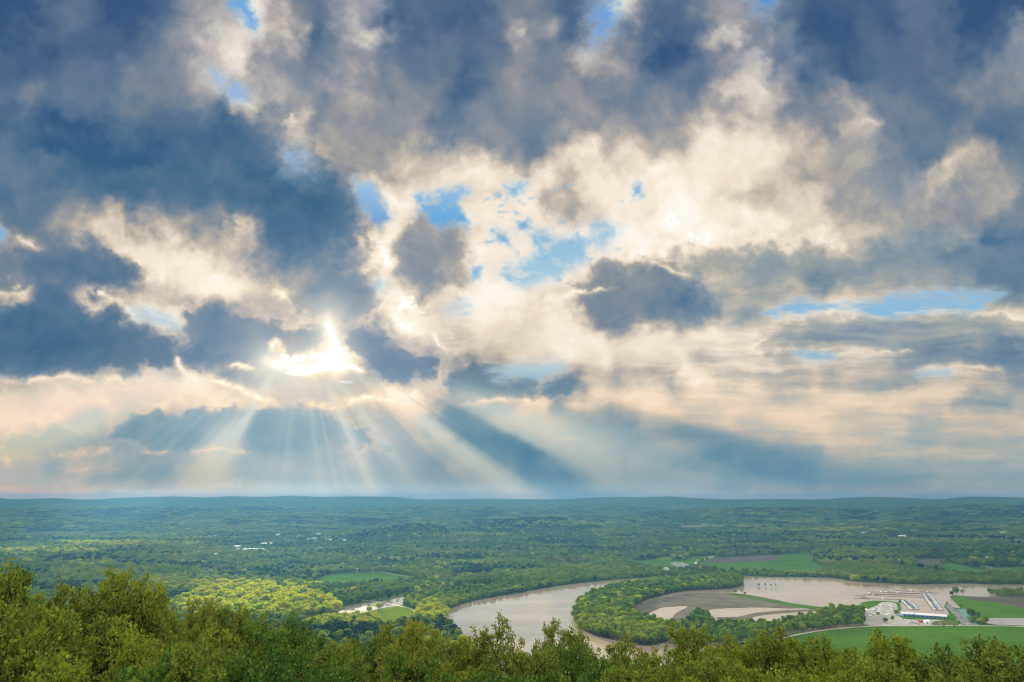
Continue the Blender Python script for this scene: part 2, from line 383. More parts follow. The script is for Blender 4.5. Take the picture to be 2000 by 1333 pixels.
class NT:
    def __init__(s, name):
        s.m = bpy.data.materials.new(name); s.m.use_nodes = True; s.t = s.m.node_tree; s.t.nodes.clear()
    def n(s, typ, **kw):
        x = s.t.nodes.new(typ)
        for k, v in kw.items(): setattr(x, k, v)
        return x
    def l(s, a, b): s.t.links.new(a, b)
    def math(s, op, a, b=None, c=None, clamp=False):
        x = s.n('ShaderNodeMath', operation=op); x.use_clamp = clamp
        for i, v in enumerate((a, b, c)):
            if v is None: continue
            if isinstance(v, (int, float)): x.inputs[i].default_value = v
            else: s.l(v, x.inputs[i])
        return x.outputs[0]
    def noise(s, vec, scale, detail=4, rough=.55):
        x = s.n('ShaderNodeTexNoise'); x.inputs['Scale'].default_value = scale; x.inputs['Detail'].default_value = detail; x.inputs['Roughness'].default_value = rough
        if vec is not None: s.l(vec, x.inputs['Vector'])
        return x.outputs['Fac']
    def ramp(s, fac, stops):
        x = s.n('ShaderNodeValToRGB'); e = x.color_ramp.elements
        while len(e) < len(stops): e.new(.5)
        for i, (p, c) in enumerate(stops): e[i].position = p; e[i].color = (*c, 1)
        s.l(fac, x.inputs[0]); return x.outputs[0]
    def mix(s, f, a, b):
        x = s.n('ShaderNodeMix', data_type='RGBA')
        for k, v in ((0, f), (6, a), (7, b)):
            if isinstance(v, (int, float)): x.inputs[k].default_value = v
            elif isinstance(v, tuple): x.inputs[k].default_value = (*v, 1)
            else: s.l(v, x.inputs[k])
        return x.outputs[2]
    def out(s, sh, vol=None):
        o = s.n('ShaderNodeOutputMaterial')
        if sh is not None: s.l(sh, o.inputs['Surface'])
        if vol is not None: s.l(vol, o.inputs['Volume'])
        return s.m
    def bsdf(s, col, rough=.8, spec=.3, metal=0, bump=None):
        p = s.n('ShaderNodeBsdfPrincipled'); p.inputs['Roughness'].default_value = rough; p.inputs['Specular IOR Level'].default_value = spec; p.inputs['Metallic'].default_value = metal
        if isinstance(col, tuple): p.inputs['Base Color'].default_value = (*col, 1)
        else: s.l(col, p.inputs['Base Color'])
        if bump is not None: s.l(bump, p.inputs['Normal'])
        return p.outputs[0]
    def pos(s): return s.n('ShaderNodeNewGeometry').outputs['Position']
def plain(name, c, rough=.6, var=.15, scale=.8, spec=.3, metal=0):
    t = NT(name); f = t.noise(t.pos(), scale, 5)
    return t.out(t.bsdf(t.ramp(f, [(.3, tuple(x*(1-var) for x in c)), (.7, tuple(min(1, x*(1+var)) for x in c))]), rough, spec, metal))
def foliage(name, stops, world_scale, trans=.35, tcol=1.25, island=True, obj_var=.5):
    """leaf surface: colour differs from leaf to leaf, from tree to tree and across the wood"""
    t = NT(name); g = t.n('ShaderNodeNewGeometry'); oi = t.n('ShaderNodeObjectInfo')
    f = t.math('MULTIPLY', oi.outputs['Random'], obj_var)
    f = t.math('ADD', f, t.math('MULTIPLY', g.outputs['Random Per Island'], .9-obj_var if island else .2))
    f = t.math('ADD', f, t.math('MULTIPLY', t.math('SUBTRACT', t.noise(g.outputs['Position'], world_scale, 4), .5), .9))
    f = t.math('ADD', f, t.math('MULTIPLY', t.math('SUBTRACT', t.noise(g.outputs['Position'], world_scale*.28, 4), .5), 1.25))
    f = t.math('ADD', f, .05)
    c = t.ramp(f, stops)
    d = t.n('ShaderNodeBsdfDiffuse'); t.l(c, d.inputs[0])
    tr = t.n('ShaderNodeBsdfTranslucent')
    hs = t.n('ShaderNodeHueSaturation'); hs.inputs['Saturation'].default_value = 1.12; hs.inputs['Value'].default_value = tcol; t.l(c, hs.inputs['Color'])
    t.l(hs.outputs[0], tr.inputs[0])
    mx = t.n('ShaderNodeMixShader'); mx.inputs[0].default_value = trans; t.l(d.outputs[0], mx.inputs[1]); t.l(tr.outputs[0], mx.inputs[2])
    return t.out(mx.outputs[0])

# ------------------------------------------------------------------ the sky: a far sheet of lit cloud, let through by the sun where it is thin
R_SKY = 46000.0
def build_sky():
    st = 1.7
    us = np.arange(-170, 2171, st); vs_ = np.arange(-170, 1012, st)
    u, v = np.meshgrid(us, vs_); ny, nx = u.shape
    col, L, r = sky_srgb(u, v)
    c = col/255.0
    lin = np.where(c <= .04045, c/12.92, ((c+.055)/1.055)**2.4)
    boost = 1+2.2*sstep(9.6, 11.2, L)
    lin = lin*boost[..., None]/2**EXPO
    edge = np.minimum(np.minimum(u+170, 2170-u), v+170)
    al = sstep(0, 120, edge)
    x = (u-1000)/FPX; y = (666.5-v)/FPX
    d = np.stack([x, cp-y*sp, sp+y*cp], -1); d /= np.linalg.norm(d, axis=-1, keepdims=True)
    P = d*R_SKY+np.array([0, 0, CAM.z])
    idx = np.arange(ny*nx).reshape(ny, nx)
    F = np.stack([idx[:-1, :-1], idx[:-1, 1:], idx[1:, 1:], idx[1:, :-1]], -1).reshape(-1, 4)
    # the rest of the sky, out of the picture: unseen cloud added and brightened to fill the land
    az = np.radians(np.arange(0, 360, 3.0)); el = np.radians(np.concatenate([np.arange(-4, 60, 2.0), np.arange(60, 90.1, 3.0)]))
    AZ, EL = np.meshgrid(az, el); D = np.stack([np.cos(EL)*np.sin(AZ), np.cos(EL)*np.cos(AZ), np.sin(EL)], -1)
    fw = D[..., 1]*cp+D[..., 2]*sp; pu = 1000+FPX*D[..., 0]/np.where(fw > .05, fw, .05); pv = 666.5-FPX*(-D[..., 1]*sp+D[..., 2]*cp)/np.where(fw > .05, fw, .05)
    inn = (fw > .05) & (pu > -130) & (pu < 2130) & (pv > -130) & (pv < 1200)
    n_ = fbm(AZ*4, EL*5, 5, 151)[..., None]; bc = np.array([1.0, .98, .92])*(1+.35*n_)*BACK
    bc = bc*(.75+.25*sstep(-.2, .6, -D[..., 1]))[..., None]/2**EXPO
    ne, na = AZ.shape; i2 = np.arange(ne*na).reshape(ne, na)+ny*nx; j2 = np.roll(i2, -1, 1); inj = np.roll(inn, -1, 1)
    F2 = np.stack([i2[:-1], j2[:-1], j2[1:], i2[1:]], -1).reshape(-1, 4); ok = ~(inn[:-1] & inj[:-1] & inn[1:] & inj[1:]).reshape(-1)
    P2 = D.reshape(-1, 3)*R_SKY*1.03+np.array([0, 0, CAM.z])
    P = np.concatenate([P.reshape(-1, 3), P2]); F = np.concatenate([F, F2[ok]])
    lin = np.concatenate([lin.reshape(-1, 3), bc.reshape(-1, 3)]); al = np.concatenate([al.reshape(-1), np.ones(ne*na)])
    me = mesh('sky', P, F, smooth=True)
    a = me.color_attributes.new('cloud', 'FLOAT_COLOR', 'POINT')
    a.data.foreach_set('color', np.concatenate([lin, al[..., None]], -1).reshape(-1).astype(np.float32))
    t = NT('sky_cloud'); at_ = t.n('ShaderNodeAttribute', attribute_name='cloud')
    em = t.n('ShaderNodeEmission'); t.l(at_.outputs['Color'], em.inputs[0])
    # where the cloud is thin enough for the sun: openings whose beams fall on the valley along the sun's direction
    p = t.pos(); sep = t.n('ShaderNodeSeparateXYZ'); t.l(p, sep.inputs[0])
    k = t.math('DIVIDE', sep.outputs[2], float(sd[2]))
    gx = t.math('SUBTRACT', sep.outputs[0], t.math('MULTIPLY', k, float(sd[0])))
    gy = t.math('SUBTRACT', sep.outputs[1], t.math('MULTIPLY', k, float(sd[1])))
    cb = t.n('ShaderNodeCombineXYZ'); t.l(gx, cb.inputs[0]); t.l(gy, cb.inputs[1])
    nz = t.noise(cb.outputs[0], .0022, 4, .6)
    tot = None
    for (px, py, rx, ry, amp) in OPENINGS:
        ex, ey = at(px, py, 8); hx = abs(at(px+rx, py, 8)[0]-ex); hy = abs(at(px, py-ry, 8)[1]-at(px, py+ry, 8)[1])/2
        a_ = t.math('DIVIDE', t.math('SUBTRACT', gx, float(ex)), float(hx)); b_ = t.math('DIVIDE', t.math('SUBTRACT', gy, float(ey)), float(hy))
        q = t.math('ADD', t.math('MULTIPLY', a_, a_), t.math('MULTIPLY', b_, b_))
        q = t.math('ADD', q, t.math('MULTIPLY', t.math('SUBTRACT', nz, .5), 2.2))
        mr = t.n('ShaderNodeMapRange', interpolation_type='SMOOTHSTEP'); t.l(q, mr.inputs[0])
        mr.inputs[1].default_value = .55; mr.inputs[2].default_value = 1.5; mr.inputs[3].default_value = amp; mr.inputs[4].default_value = 0
        tot = mr.outputs[0] if tot is None else t.math('MAXIMUM', tot, mr.outputs[0])
    # no part of the sheet far from the sun is thin
    dp = t.n('ShaderNodeVectorMath', operation='DOT_PRODUCT'); nrm = t.n('ShaderNodeVectorMath', operation='NORMALIZE'); t.l(p, nrm.inputs[0])
    t.l(nrm.outputs[0], dp.inputs[0]); dp.inputs[1].default_value = tuple(float(q) for q in sd)
    near = t.n('ShaderNodeMapRange'); t.l(dp.outputs['Value'], near.inputs[0]); near.inputs[1].default_value = math.cos(math.radians(13)); near.inputs[2].default_value = math.cos(math.radians(9))
    tot = t.math('MULTIPLY', tot, near.outputs[0])
    alpha = t.math('MULTIPLY', at_.outputs['Alpha'], t.math('SUBTRACT', 1.0, t.math('MAXIMUM', tot, t.math('MULTIPLY', near.outputs[0], THIN))))
    tp = t.n('ShaderNodeBsdfTransparent'); mx = t.n('ShaderNodeMixShader'); t.l(alpha, mx.inputs[0]); t.l(tp.outputs[0], mx.inputs[1]); t.l(em.outputs[0], mx.inputs[2])
    m = t.out(mx.outputs[0]); m.cycles.emission_sampling = 'NONE'
    me.materials.append(m)
    tag(obj('sky', me), 'broken grey and cream evening clouds with sunbeams', None, None, 'structure')
THIN = .025
OPENINGS = [  # where on the photograph's valley the sun comes through: x, y, half sizes, how much
 (1000, 1330, 1900, 42, 1.0), (1000, 1160, 1300, 50, .35),
 (470, 1178, 185, 26, 1.0), (620, 1192, 80, 16, .9), (735, 1205, 60, 13, .9), (850, 1200, 60, 22, .9),
 (330, 1170, 60, 9, .7),
 (70, 1076, 110, 7, 1.0), (150, 1067, 110, 5, .9), (270, 1060, 130, 5, .8), (1000, 1108, 900, 9, .35),
 (1080, 1026, 90, 4, .1),
 (1180, 1205, 60, 16, .6), (1250, 1225, 60, 14, .5), (1700, 1250, 160, 14, .4),
]
build_sky()
# ------------------------------------------------------------------ ground
def gsum(x, y, lst):
    z = 0
    for (cx, cy_, rx, ry, h) in lst: z = z+h*np.exp(-((x-cx)/rx)**2-((y-cy_)/ry)**2)
    return z
def hill_at(px, d, rx, ry, h):
    a = ray(px, 974); k = d/math.hypot(a[0], a[1]); return (a[0]*k, a[1]*k, rx, ry, h)
HILLS = [hill_at(300, 8000, 1500, 500, 85), hill_at(900, 8400, 1200, 450, 105), hill_at(1500, 7800, 1400, 420, 80), hill_at(1900, 8500, 900, 400, 95), hill_at(150, 6500, 900, 330, 42), hill_at(600, 6700, 800, 330, 52), hill_at(1330, 6600, 900, 300, 42), hill_at(1760, 6300, 700, 300, 36), hill_at(520, 10000, 1700, 500, 70), hill_at(1230, 10100, 1500, 500, 80), hill_at(1800, 10000, 1300, 450, 60),
         hill_at(1050, 5300, 400, 260, 84), hill_at(1140, 5100, 420, 300, 22), hill_at(960, 5500, 300, 250, 22), hill_at(810, 4500, 230, 200, 74), hill_at(680, 4600, 300, 240, 30), hill_at(860, 4500, 110, 150, 18),
         hill_at(130, 5000, 600, 260, 12), hill_at(1450, 5200, 500, 300, 12), hill_at(1870, 5400, 600, 300, 16), hill_at(300, 4300, 500, 250, 10)]
RIDGE = [(-400, 973), (0, 973), (30, 972), (80, 974), (150, 972.5), (210, 974.5), (280, 972), (370, 969), (430, 971), (480, 968.5), (540, 970), (590, 968), (640, 970.5), (700, 969.5), (780, 969.5), (830, 974.5), (900, 974), (960, 973), (1010, 974), (1060, 974),
         (1100, 974), (1140, 972), (1190, 969.5), (1240, 971.5), (1290, 969), (1340, 972.5), (1400, 974.5), (1500, 973.5), (1560, 975), (1600, 973), (1670, 970.5), (1730, 972), (1790, 974), (1850, 970), (1900, 970.5), (1960, 972), (2000, 969.5), (2400, 971)]
RX = np.array([p[0] for p in RIDGE], float); RY = np.array([p[1] for p in RIDGE], float)
D_R = 12000.0
def height(x, y):
    r = np.hypot(x, y)
    yy = np.where(y < 1, 1, y); pxl = np.where(y > 1, 1000+FPX*(x/yy)*1.0*cp*1.0, np.where(x > 0, 2400, -400))
    ry = np.interp(pxl, RX, RY)
    rz = 250-(ry-974)/FPX*D_R*1.04
    n = fbm(x/1500, y/1500, 4, 201)
    z = gsum(x, y, HILLS)+sstep(3600, 7000, r)*(14+22*n+8*fbm(x/520, y/520, 3, 203))
    z = z+sstep(6000, 9500, r)*(70+55*fbm(x/2600+3, y/1300, 4, 207))
    ridge = rz-10+6*n
    t = sstep(8600, D_R, r)
    z = np.maximum(z, z*(1-t)+ridge*t)
    z = np.where(r > D_R, np.minimum(ridge, ridge-(r-D_R)*.012), z)
    z = np.maximum(z, 0)
    near = np.where(r < 30, 232., np.where(r < 100, 232-.25*(r-30), 214.5-.6*(r-100)))
    near = near+fbm(x/40, y/40, 3, 211)*1.5*sstep(20, 60, r)
    return np.where(near > z, near, z)
def build_ground():
    az = np.concatenate([np.arange(-180, -48, 4.0), np.arange(-48, 48, .3), np.arange(48, 180, 4.0)])
    rr = [0.5]
    while rr[-1] < 16000: rr.append(rr[-1]*1.022+.9)
    rr = np.array(rr); A, Rr = np.meshgrid(np.radians(az), rr)
    x = Rr*np.sin(A); y = Rr*np.cos(A); z = height(x, y)
    nr, na = x.shape; idx = np.arange(nr*na).reshape(nr, na); nxt = np.roll(idx, -1, 1)
    F = np.stack([idx[:-1], nxt[:-1], nxt[1:], idx[1:]], -1).reshape(-1, 4)
    F = np.concatenate([F])
    V = np.stack([x, y, z], -1).reshape(-1, 3)
    me = mesh('ground', V, F, smooth=True)
    t = NT('wooded_ground'); p = t.pos()
    big = t.noise(p, .0011, 6, .6); sm = t.noise(p, .02, 6, .7)
    f = t.math('ADD', t.math('MULTIPLY', big, .55), t.math('MULTIPLY', sm, .5))
    c = t.ramp(f, [(.36, (.022, .05, .016)), (.5, (.045, .085, .024)), (.62, (.065, .11, .03)), (.74, (.09, .125, .04))])
    bp = t.n('ShaderNodeBump'); bp.inputs['Strength'].default_value = .8; bp.inputs['Distance'].default_value = 12; t.l(t.noise(p, .035, 4, .7), bp.inputs['Height'])
    me.materials.append(t.out(t.bsdf(c, 1, 0, 0, bp.outputs[0])))
    tag(obj('ground', me), 'wide wooded valley floor rising to low far hills', None, None, 'structure')
build_ground()
# ------------------------------------------------------------------ flat sheets traced on the valley floor
def smooth_outline(pts, n=6, jit=0.0, seed=0):
    P = [np.array(p, float) for p in pts]; out = []; m = len(P)
    for i in range(m):
        p0, p1, p2, p3 = P[i-1], P[i], P[(i+1) % m], P[(i+2) % m]
        for k in range(n):
            t = k/n
            out.append(.5*((2*p1)+(-p0+p2)*t+(2*p0-5*p1+4*p2-p3)*t*t+(-p0+3*p1-3*p2+p3)*t**3))
    return np.array(out)
def ground_outline(pts, sm=5, jit=0.0, seed=1, z=0.0):
    q = smooth_outline(pts, sm) if sm > 1 else np.array(pts, float)
    g = np.array([at(a, b, z) for a, b in q])
    if jit:
        g = g+np.stack([perlin(g[:, 0]/37, g[:, 1]/37, seed), perlin(g[:, 0]/37, g[:, 1]/37, seed+5)], -1)*jit+np.stack([perlin(g[:, 0]/11, g[:, 1]/11, seed+2), perlin(g[:, 0]/11, g[:, 1]/11, seed+7)], -1)*jit*.5
    return g
def sheet(name, pts, z, mat, label=None, sm=5, jit=0.0, seed=1):
    g = ground_outline(pts, sm, jit, seed)
    tris = tessellate_polygon([[Vector((a, b, 0)) for a, b in g]])
    V = [(a, b, z) for a, b in g]
    bm = bmesh.new(); vv = [bm.verts.new(p) for p in V]
    for tr in tris:
        try:
            f = bm.faces.new([vv[i] for i in tr])
            if f.normal.z < 0 or (f.calc_area() and (f.normal_update() or f.normal.z < 0)): f.normal_flip()
        except ValueError: pass
    me = bpy.data.meshes.new(name); bm.to_mesh(me); bm.free(); me.materials.append(mat)
    return tag(obj(name, me), label, None, None, 'structure'), g
def inpoly(x, y, g):
    c = np.zeros(np.shape(x), bool); n = len(g); j = n-1
    mnx, mny = g.min(0); mxx, mxy = g.max(0)
    for i in range(n):
        xi, yi = g[i]; xj, yj = g[j]
        if yi != yj: c ^= ((yi > y) != (yj > y)) & (x < (xj-xi)*(y-yi)/(yj-yi)+xi)
        j = i
    return c
def water_mat(name, base, rough=.09, ripple=.12):
    t = NT(name); p = t.pos()
    mp = t.n('ShaderNodeMapping'); mp.inputs['Scale'].default_value = (.35, 1, 1); t.l(p, mp.inputs[0])
    b = t.n('ShaderNodeBump'); b.inputs['Strength'].default_value = ripple; b.inputs['Distance'].default_value = .35; t.l(t.noise(mp.outputs[0], .5, 4, .6), b.inputs['Height'])
    f = t.noise(mp.outputs[0], .006, 5, .6)
    c = t.ramp(f, [(.35, tuple(q*.8 for q in base)), (.65, tuple(q*1.15 for q in base))])
    pr = t.n('ShaderNodeBsdfPrincipled'); t.l(c, pr.inputs['Base Color']); pr.inputs['IOR'].default_value = 1.4
    rr = t.n('ShaderNodeMapRange'); t.l(t.noise(mp.outputs[0], .011, 4, .65), rr.inputs[0]); rr.inputs[1].default_value = .38; rr.inputs[2].default_value = .66; rr.inputs[3].default_value = rough; rr.inputs[4].default_value = rough+.13
    t.l(rr.outputs[0], pr.inputs['Roughness']); t.l(b.outputs[0], pr.inputs['Normal'])
    return t.out(pr.outputs[0])
def field_mat(name, a, b, scale=.01, stripe=0.0, rot=0.4):
    t = NT(name); p = t.pos()
    f = t.math('ADD', t.math('MULTIPLY', t.noise(p, scale, 5, .6), .7), t.math('MULTIPLY', t.noise(p, scale*12, 3, .6), .3))
    if stripe:
        mp = t.n('ShaderNodeMapping'); mp.inputs['Rotation'].default_value = (0, 0, rot); mp.inputs['Scale'].default_value = (.012, .16, 1); t.l(p, mp.inputs[0])
        f = t.math('ADD', f, t.math('MULTIPLY', t.math('SUBTRACT', t.noise(mp.outputs[0], 1, 2), .5), stripe))
    return t.out(t.bsdf(t.ramp(f, [(.35, a), (.65, b)]), 1.0, 0.0))
M = {}
M['river'] = water_mat('muddy_river_water', (.31, .24, .168), .06, .045)
M['pool'] = water_mat('still_flood_water', (.3, .255, .2), .06, .03)
M['field'] = field_mat('spring_field', (.04, .098, .008), (.07, .14, .014), .009, .5)
M['meadow'] = field_mat('pale_meadow', (.06, .095, .016), (.1, .125, .026), .012, .3)
M['bright'] = field_mat('young_crop', (.085, .14, .006), (.125, .17, .01), .02, .4)
M['soil'] = field_mat('ploughed_soil', (.07, .06, .046), (.115, .098, .074), .012, .5)
M['mud'] = field_mat('wet_mud', (.085, .081, .056), (.15, .132, .098), .02, .5, .15)
M['bank'] = field_mat('muddy_bank', (.045, .05, .022), (.09, .085, .045), .03)
M['road'] = plain('pale_road', (.36, .33, .28), .9, .12, .05)
M['asphalt'] = plain('asphalt', (.12, .125, .13), .9, .2, .08)
M['gravel'] = plain('gravel_lot', (.27, .25, .22), .95, .2, .08)
RIVER = [(858, 1203), (905, 1181), (940, 1172), (965, 1167), (1010, 1160), (1060, 1150), (1130, 1140), (1190, 1134), (1245, 1130), (1300, 1127), (1440, 1125), (1500, 1127), (1620, 1129), (1660, 1135), (1700, 1138), (1790, 1142), (1880, 1140), (1935, 1142), (2060, 1146), (2060, 1168), (1960, 1168), (1886, 1165), (1858, 1164), (1862, 1172), (1875, 1187), (1862, 1187), (1852, 1182), (1845, 1184), (1850, 1205), (1760, 1206), (1690, 1222), (1560, 1238), (1490, 1248), (1300, 1320), (1000, 1330), (900, 1250)]
ISLAND = [(1215, 1254), (1150, 1238), (1124, 1217), (1119, 1197), (1130, 1180), (1165, 1160), (1215, 1145), (1300, 1134), (1370, 1131), (1440, 1131), (1450, 1142), (1430, 1150), (1370, 1153), (1310, 1160), (1255, 1176), (1238, 1190), (1238, 1202), (1275, 1214), (1310, 1226), (1330, 1232), (1300, 1256), (1260, 1262)]
MUD = [(1237, 1199), (1240, 1186), (1262, 1176), (1300, 1168), (1345, 1161), (1400, 1158.5), (1450, 1161), (1505, 1170), (1540, 1178), (1576, 1187), (1540, 1189), (1480, 1187), (1410, 1189), (1385, 1192), (1352, 1199), (1338, 1210), (1336, 1224), (1312, 1222), (1312, 1209), (1321, 1198), (1344, 1185), (1318, 1185), (1290, 1188), (1262, 1200)]
MUD2 = [(1400, 1207), (1440, 1206), (1475, 1198), (1520, 1194), (1580, 1191), (1600, 1193), (1545, 1197), (1490, 1202), (1450, 1210), (1415, 1213)]
LEVEE = [(1422, 1161), (1436, 1160), (1480, 1168), (1540, 1178), (1600, 1186), (1655, 1189), (1660, 1192), (1600, 1191), (1560, 1187), (1500, 1176), (1440, 1165)]
SPIT = [(1682, 1181), (1692, 1176), (1712, 1174), (1745, 1176), (1757, 1180), (1759, 1192), (1763, 1204), (1810, 1202), (1852, 1203), (1846, 1186), (1850, 1179), (1858, 1185), (1874, 1192), (1895, 1205), (1920, 1222), (2060, 1226), (2060, 1330), (1480, 1330), (1530, 1246), (1590, 1234), (1680, 1224), (1716, 1214), (1705, 1200)]
sheet('river', RIVER, .30, M['river'], 'broad tan floodwater of the river', 5, 3.0, 3)
g_island = ground_outline(ISLAND, 5, 3, 9)
sheet('river_bank', ISLAND, .62, M['bank'], 'wooded muddy bank inside the river bend', 5, 3.0, 9)
sheet('mud_flat', MUD, .66, M['mud'], 'dark crescent mud flat in floodwater', 5, 2.0, 15)
sheet('mud_spit', MUD2, .66, M['mud'], 'thin curved spit of dark mud', 5, 1.5, 16)
sheet('levee', LEVEE, .72, M['field'], 'narrow grassy levee across the water', 4, 1.0, 18)
sheet('marina_shore', SPIT, .60, M['field'], 'green shore beside the marina', 4, .8, 19)
L1 = [(655, 1201), (668, 1190), (690, 1182), (740, 1175), (790, 1167), (786, 1182), (745, 1189), (715, 1197), (700, 1203), (668, 1205)]
FIELDS = [  # name, outline, height, material, label, smoothing
 ('flooded_field', L1, .34, 'pool', 'pale flooded field beyond the foreground trees', 4),
 ('meadow', [(600, 1206), (660, 1186), (700, 1178), (760, 1165), (812, 1158), (830, 1175), (800, 1172), (790, 1166), (740, 1174), (690, 1181), (668, 1189), (654, 1201), (640, 1212)], .26, 'meadow', 'pale grass margin round the flooded field', 3),
 ('crop_field', [(700, 1206), (715, 1198), (745, 1190), (778, 1183), (800, 1188), (822, 1196), (806, 1216), (760, 1228), (725, 1226)], .26, 'bright', 'bright green wedge field by flooded ground', 3),
 ('farm_field', [(608, 1143), (625, 1130), (655, 1121), (740, 1118), (770, 1121), (806, 1126), (822, 1130), (800, 1136), (740, 1140), (640, 1147)], .26, 'field', 'green farm field below the farmhouses', 3),
 ('small_field', [(552, 1108), (560, 1103), (600, 1103), (600, 1110), (560, 1112)], .26, 'field', 'small far green field between woods', 2),
 ('crop_strip', [(300, 1175), (325, 1168), (365, 1169), (350, 1185), (318, 1190)], .26, 'bright', 'bright green strip at edge of woods', 2),
 ('side_field', [(745, 1101), (800, 1098), (812, 1100), (806, 1104), (750, 1106)], .26, 'field', 'green field behind the farmhouses', 2),
 ('strip_field', [(830, 1153), (900, 1147), (975, 1143), (972, 1147), (900, 1152), (835, 1158)], .26, 'field', 'thin green strip behind riverside trees', 2),
 ('lane_field', [(1236, 1098), (1280, 1094), (1330, 1096), (1352, 1088), (1382, 1086), (1400, 1085), (1395, 1092), (1365, 1098), (1362, 1112), (1320, 1116), (1285, 1112), (1245, 1106)], .26, 'field', 'green field with flooded ruts beside farm lane', 2),
 ('yellow_field', [(1278, 1094), (1292, 1089), (1314, 1088), (1308, 1095)], .31, 'bright', 'small yellow-green field patch', 2),
 ('long_field', [(1365, 1112), (1372, 1099), (1400, 1092), (1500, 1086), (1560, 1082), (1588, 1083), (1590, 1098), (1614, 1118), (1600, 1124), (1480, 1120), (1400, 1118)], .26, 'field', 'long green field across the river', 2),
 ('brown_field', [(1378, 1097), (1400, 1091), (1490, 1085), (1514, 1085), (1518, 1094), (1460, 1098), (1385, 1100)], .33, 'soil', 'ploughed brown strip in the long field', 2),
 ('far_field', [(1370, 1080), (1400, 1073), (1480, 1074), (1600, 1076), (1600, 1080), (1480, 1080)], .26, 'meadow', 'thin far field behind tree line', 2),
 ('bare_field', [(1786, 1093), (1846, 1093), (1842, 1102), (1830, 1112), (1800, 1112), (1790, 1102)], .26, 'soil', 'bare brown field among woods', 2),
 ('green_slope', [(1842, 1106), (1855, 1100), (1900, 1110), (1925, 1118), (1920, 1126), (1870, 1124), (1835, 1114)], .26, 'field', 'green field behind the right river trees', 2),
 ('edge_field', [(1925, 1112), (1960, 1109), (2050, 1109), (2050, 1122), (1935, 1122)], .26, 'field', 'green field at right edge beyond river', 2),
 ('shore_field', [(1858, 1164.5), (1890, 1165.5), (1960, 1174), (2050, 1180), (2050, 1211), (1920, 1208), (1890, 1196), (1874, 1186), (1862, 1174)], .7, 'field', 'green field on right river shore', 1),
 ('ploughed_field', [(1888, 1166), (1962, 1167), (2050, 1168), (2050, 1196), (2000, 1190), (1940, 1176), (1900, 1173)], .76, 'soil', 'ploughed brown field on right shore', 1),
 ('flood_pool', [(1910, 1208.5), (2050, 1210), (2050, 1222), (1960, 1222), (1925, 1218)], .74, 'pool', 'pale floodwater pool beside road', 2),
 ('near_field', [(1530, 1248), (1590, 1236), (1680, 1228), (1780, 1226), (1960, 1227), (2060, 1230), (2060, 1330), (1480, 1330)], .68, 'field', 'wide green field before the marina', 3),
 ('gravel_lot', [(1712, 1184), (1722, 1177), (1745, 1178), (1752, 1183), (1755, 1196), (1764, 1210), (1850, 1212), (1852, 1222), (1700, 1224), (1690, 1212), (1690, 1194)], .70, 'gravel', 'gravel yard of the marina', 2),
 ('meadow_strip', [(1822, 1216), (1850, 1212), (1872, 1216), (1874, 1222), (1825, 1223)], .78, 'meadow', 'dry grass strip beside marina road', 2),
 ('asphalt_lot', [(1846, 1184), (1852, 1182), (1872, 1196), (1886, 1206), (1912, 1222), (1880, 1222), (1868, 1206)], .72, 'asphalt', 'grey paved boat ramp and car park', 1),
 ('tennis_court', [(1868, 1190), (1885, 1190), (1900, 1206), (1884, 1206)], .80, 'court', 'green tennis court beside car park', 1),
 ('field_pond', [(1310, 1102), (1326, 1098), (1345, 1104), (1344, 1111), (1330, 1109)], .34, 'pool', 'wide pond on green field beside lane', 3),
 ('rut_water', [(1284, 1107), (1300, 1108), (1322, 1115), (1316, 1117), (1288, 1110)], .34, 'pool', 'narrow flooded rut on green field', 3),
 ('marsh_water', [(1292, 1114), (1306, 1116), (1305, 1126), (1296, 1124)], .34, 'pool', 'flooded gap by tree line', 3),
 ('wood_pond', [(1113, 1102), (1148, 1100), (1150, 1107), (1130, 1106), (1118, 1104)], .34, 'pool', 'bright pond among the woods', 3),
 ('inlet_water', [(728, 1152), (760, 1150), (760, 1158), (730, 1160)], .34, 'pool', 'floodwater between pale trees', 2),
 ('ditch_water', [(782, 1147), (806, 1146), (806, 1152), (784, 1153)], .34, 'pool', 'flooded ditch behind pale trees', 2),
 ('thin_pond', [(1366, 1056.5), (1386, 1056), (1386, 1058.5), (1366, 1058.5)], .9, 'pool', 'thin far pond in woods', 2),
 ('far_pond', [(1330, 1035), (1372, 1034), (1372, 1038), (1332, 1038)], 30, 'pool', 'far pale pond', 2),
 ('far_meadow', [(415, 1023), (470, 1021.5), (500, 1024), (470, 1026), (420, 1025)], 30, 'meadow', 'far pale meadow strip', 2),
 ('corner_pond', [(1915, 1107), (1935, 1106), (1945, 1115), (1925, 1114)], .36, 'pool', 'small pond between right-hand fields', 2),
]
M['court'] = plain('court_green', (.06, .17, .15), .8, .1, .1)
POLY = {}
for i, (nm, pts, z, mt, lb, sm) in enumerate(FIELDS):
    _, g = sheet(nm, pts, z, M[mt], lb, sm, .8 if sm > 1 else 0, 30+i*3); POLY[nm] = g
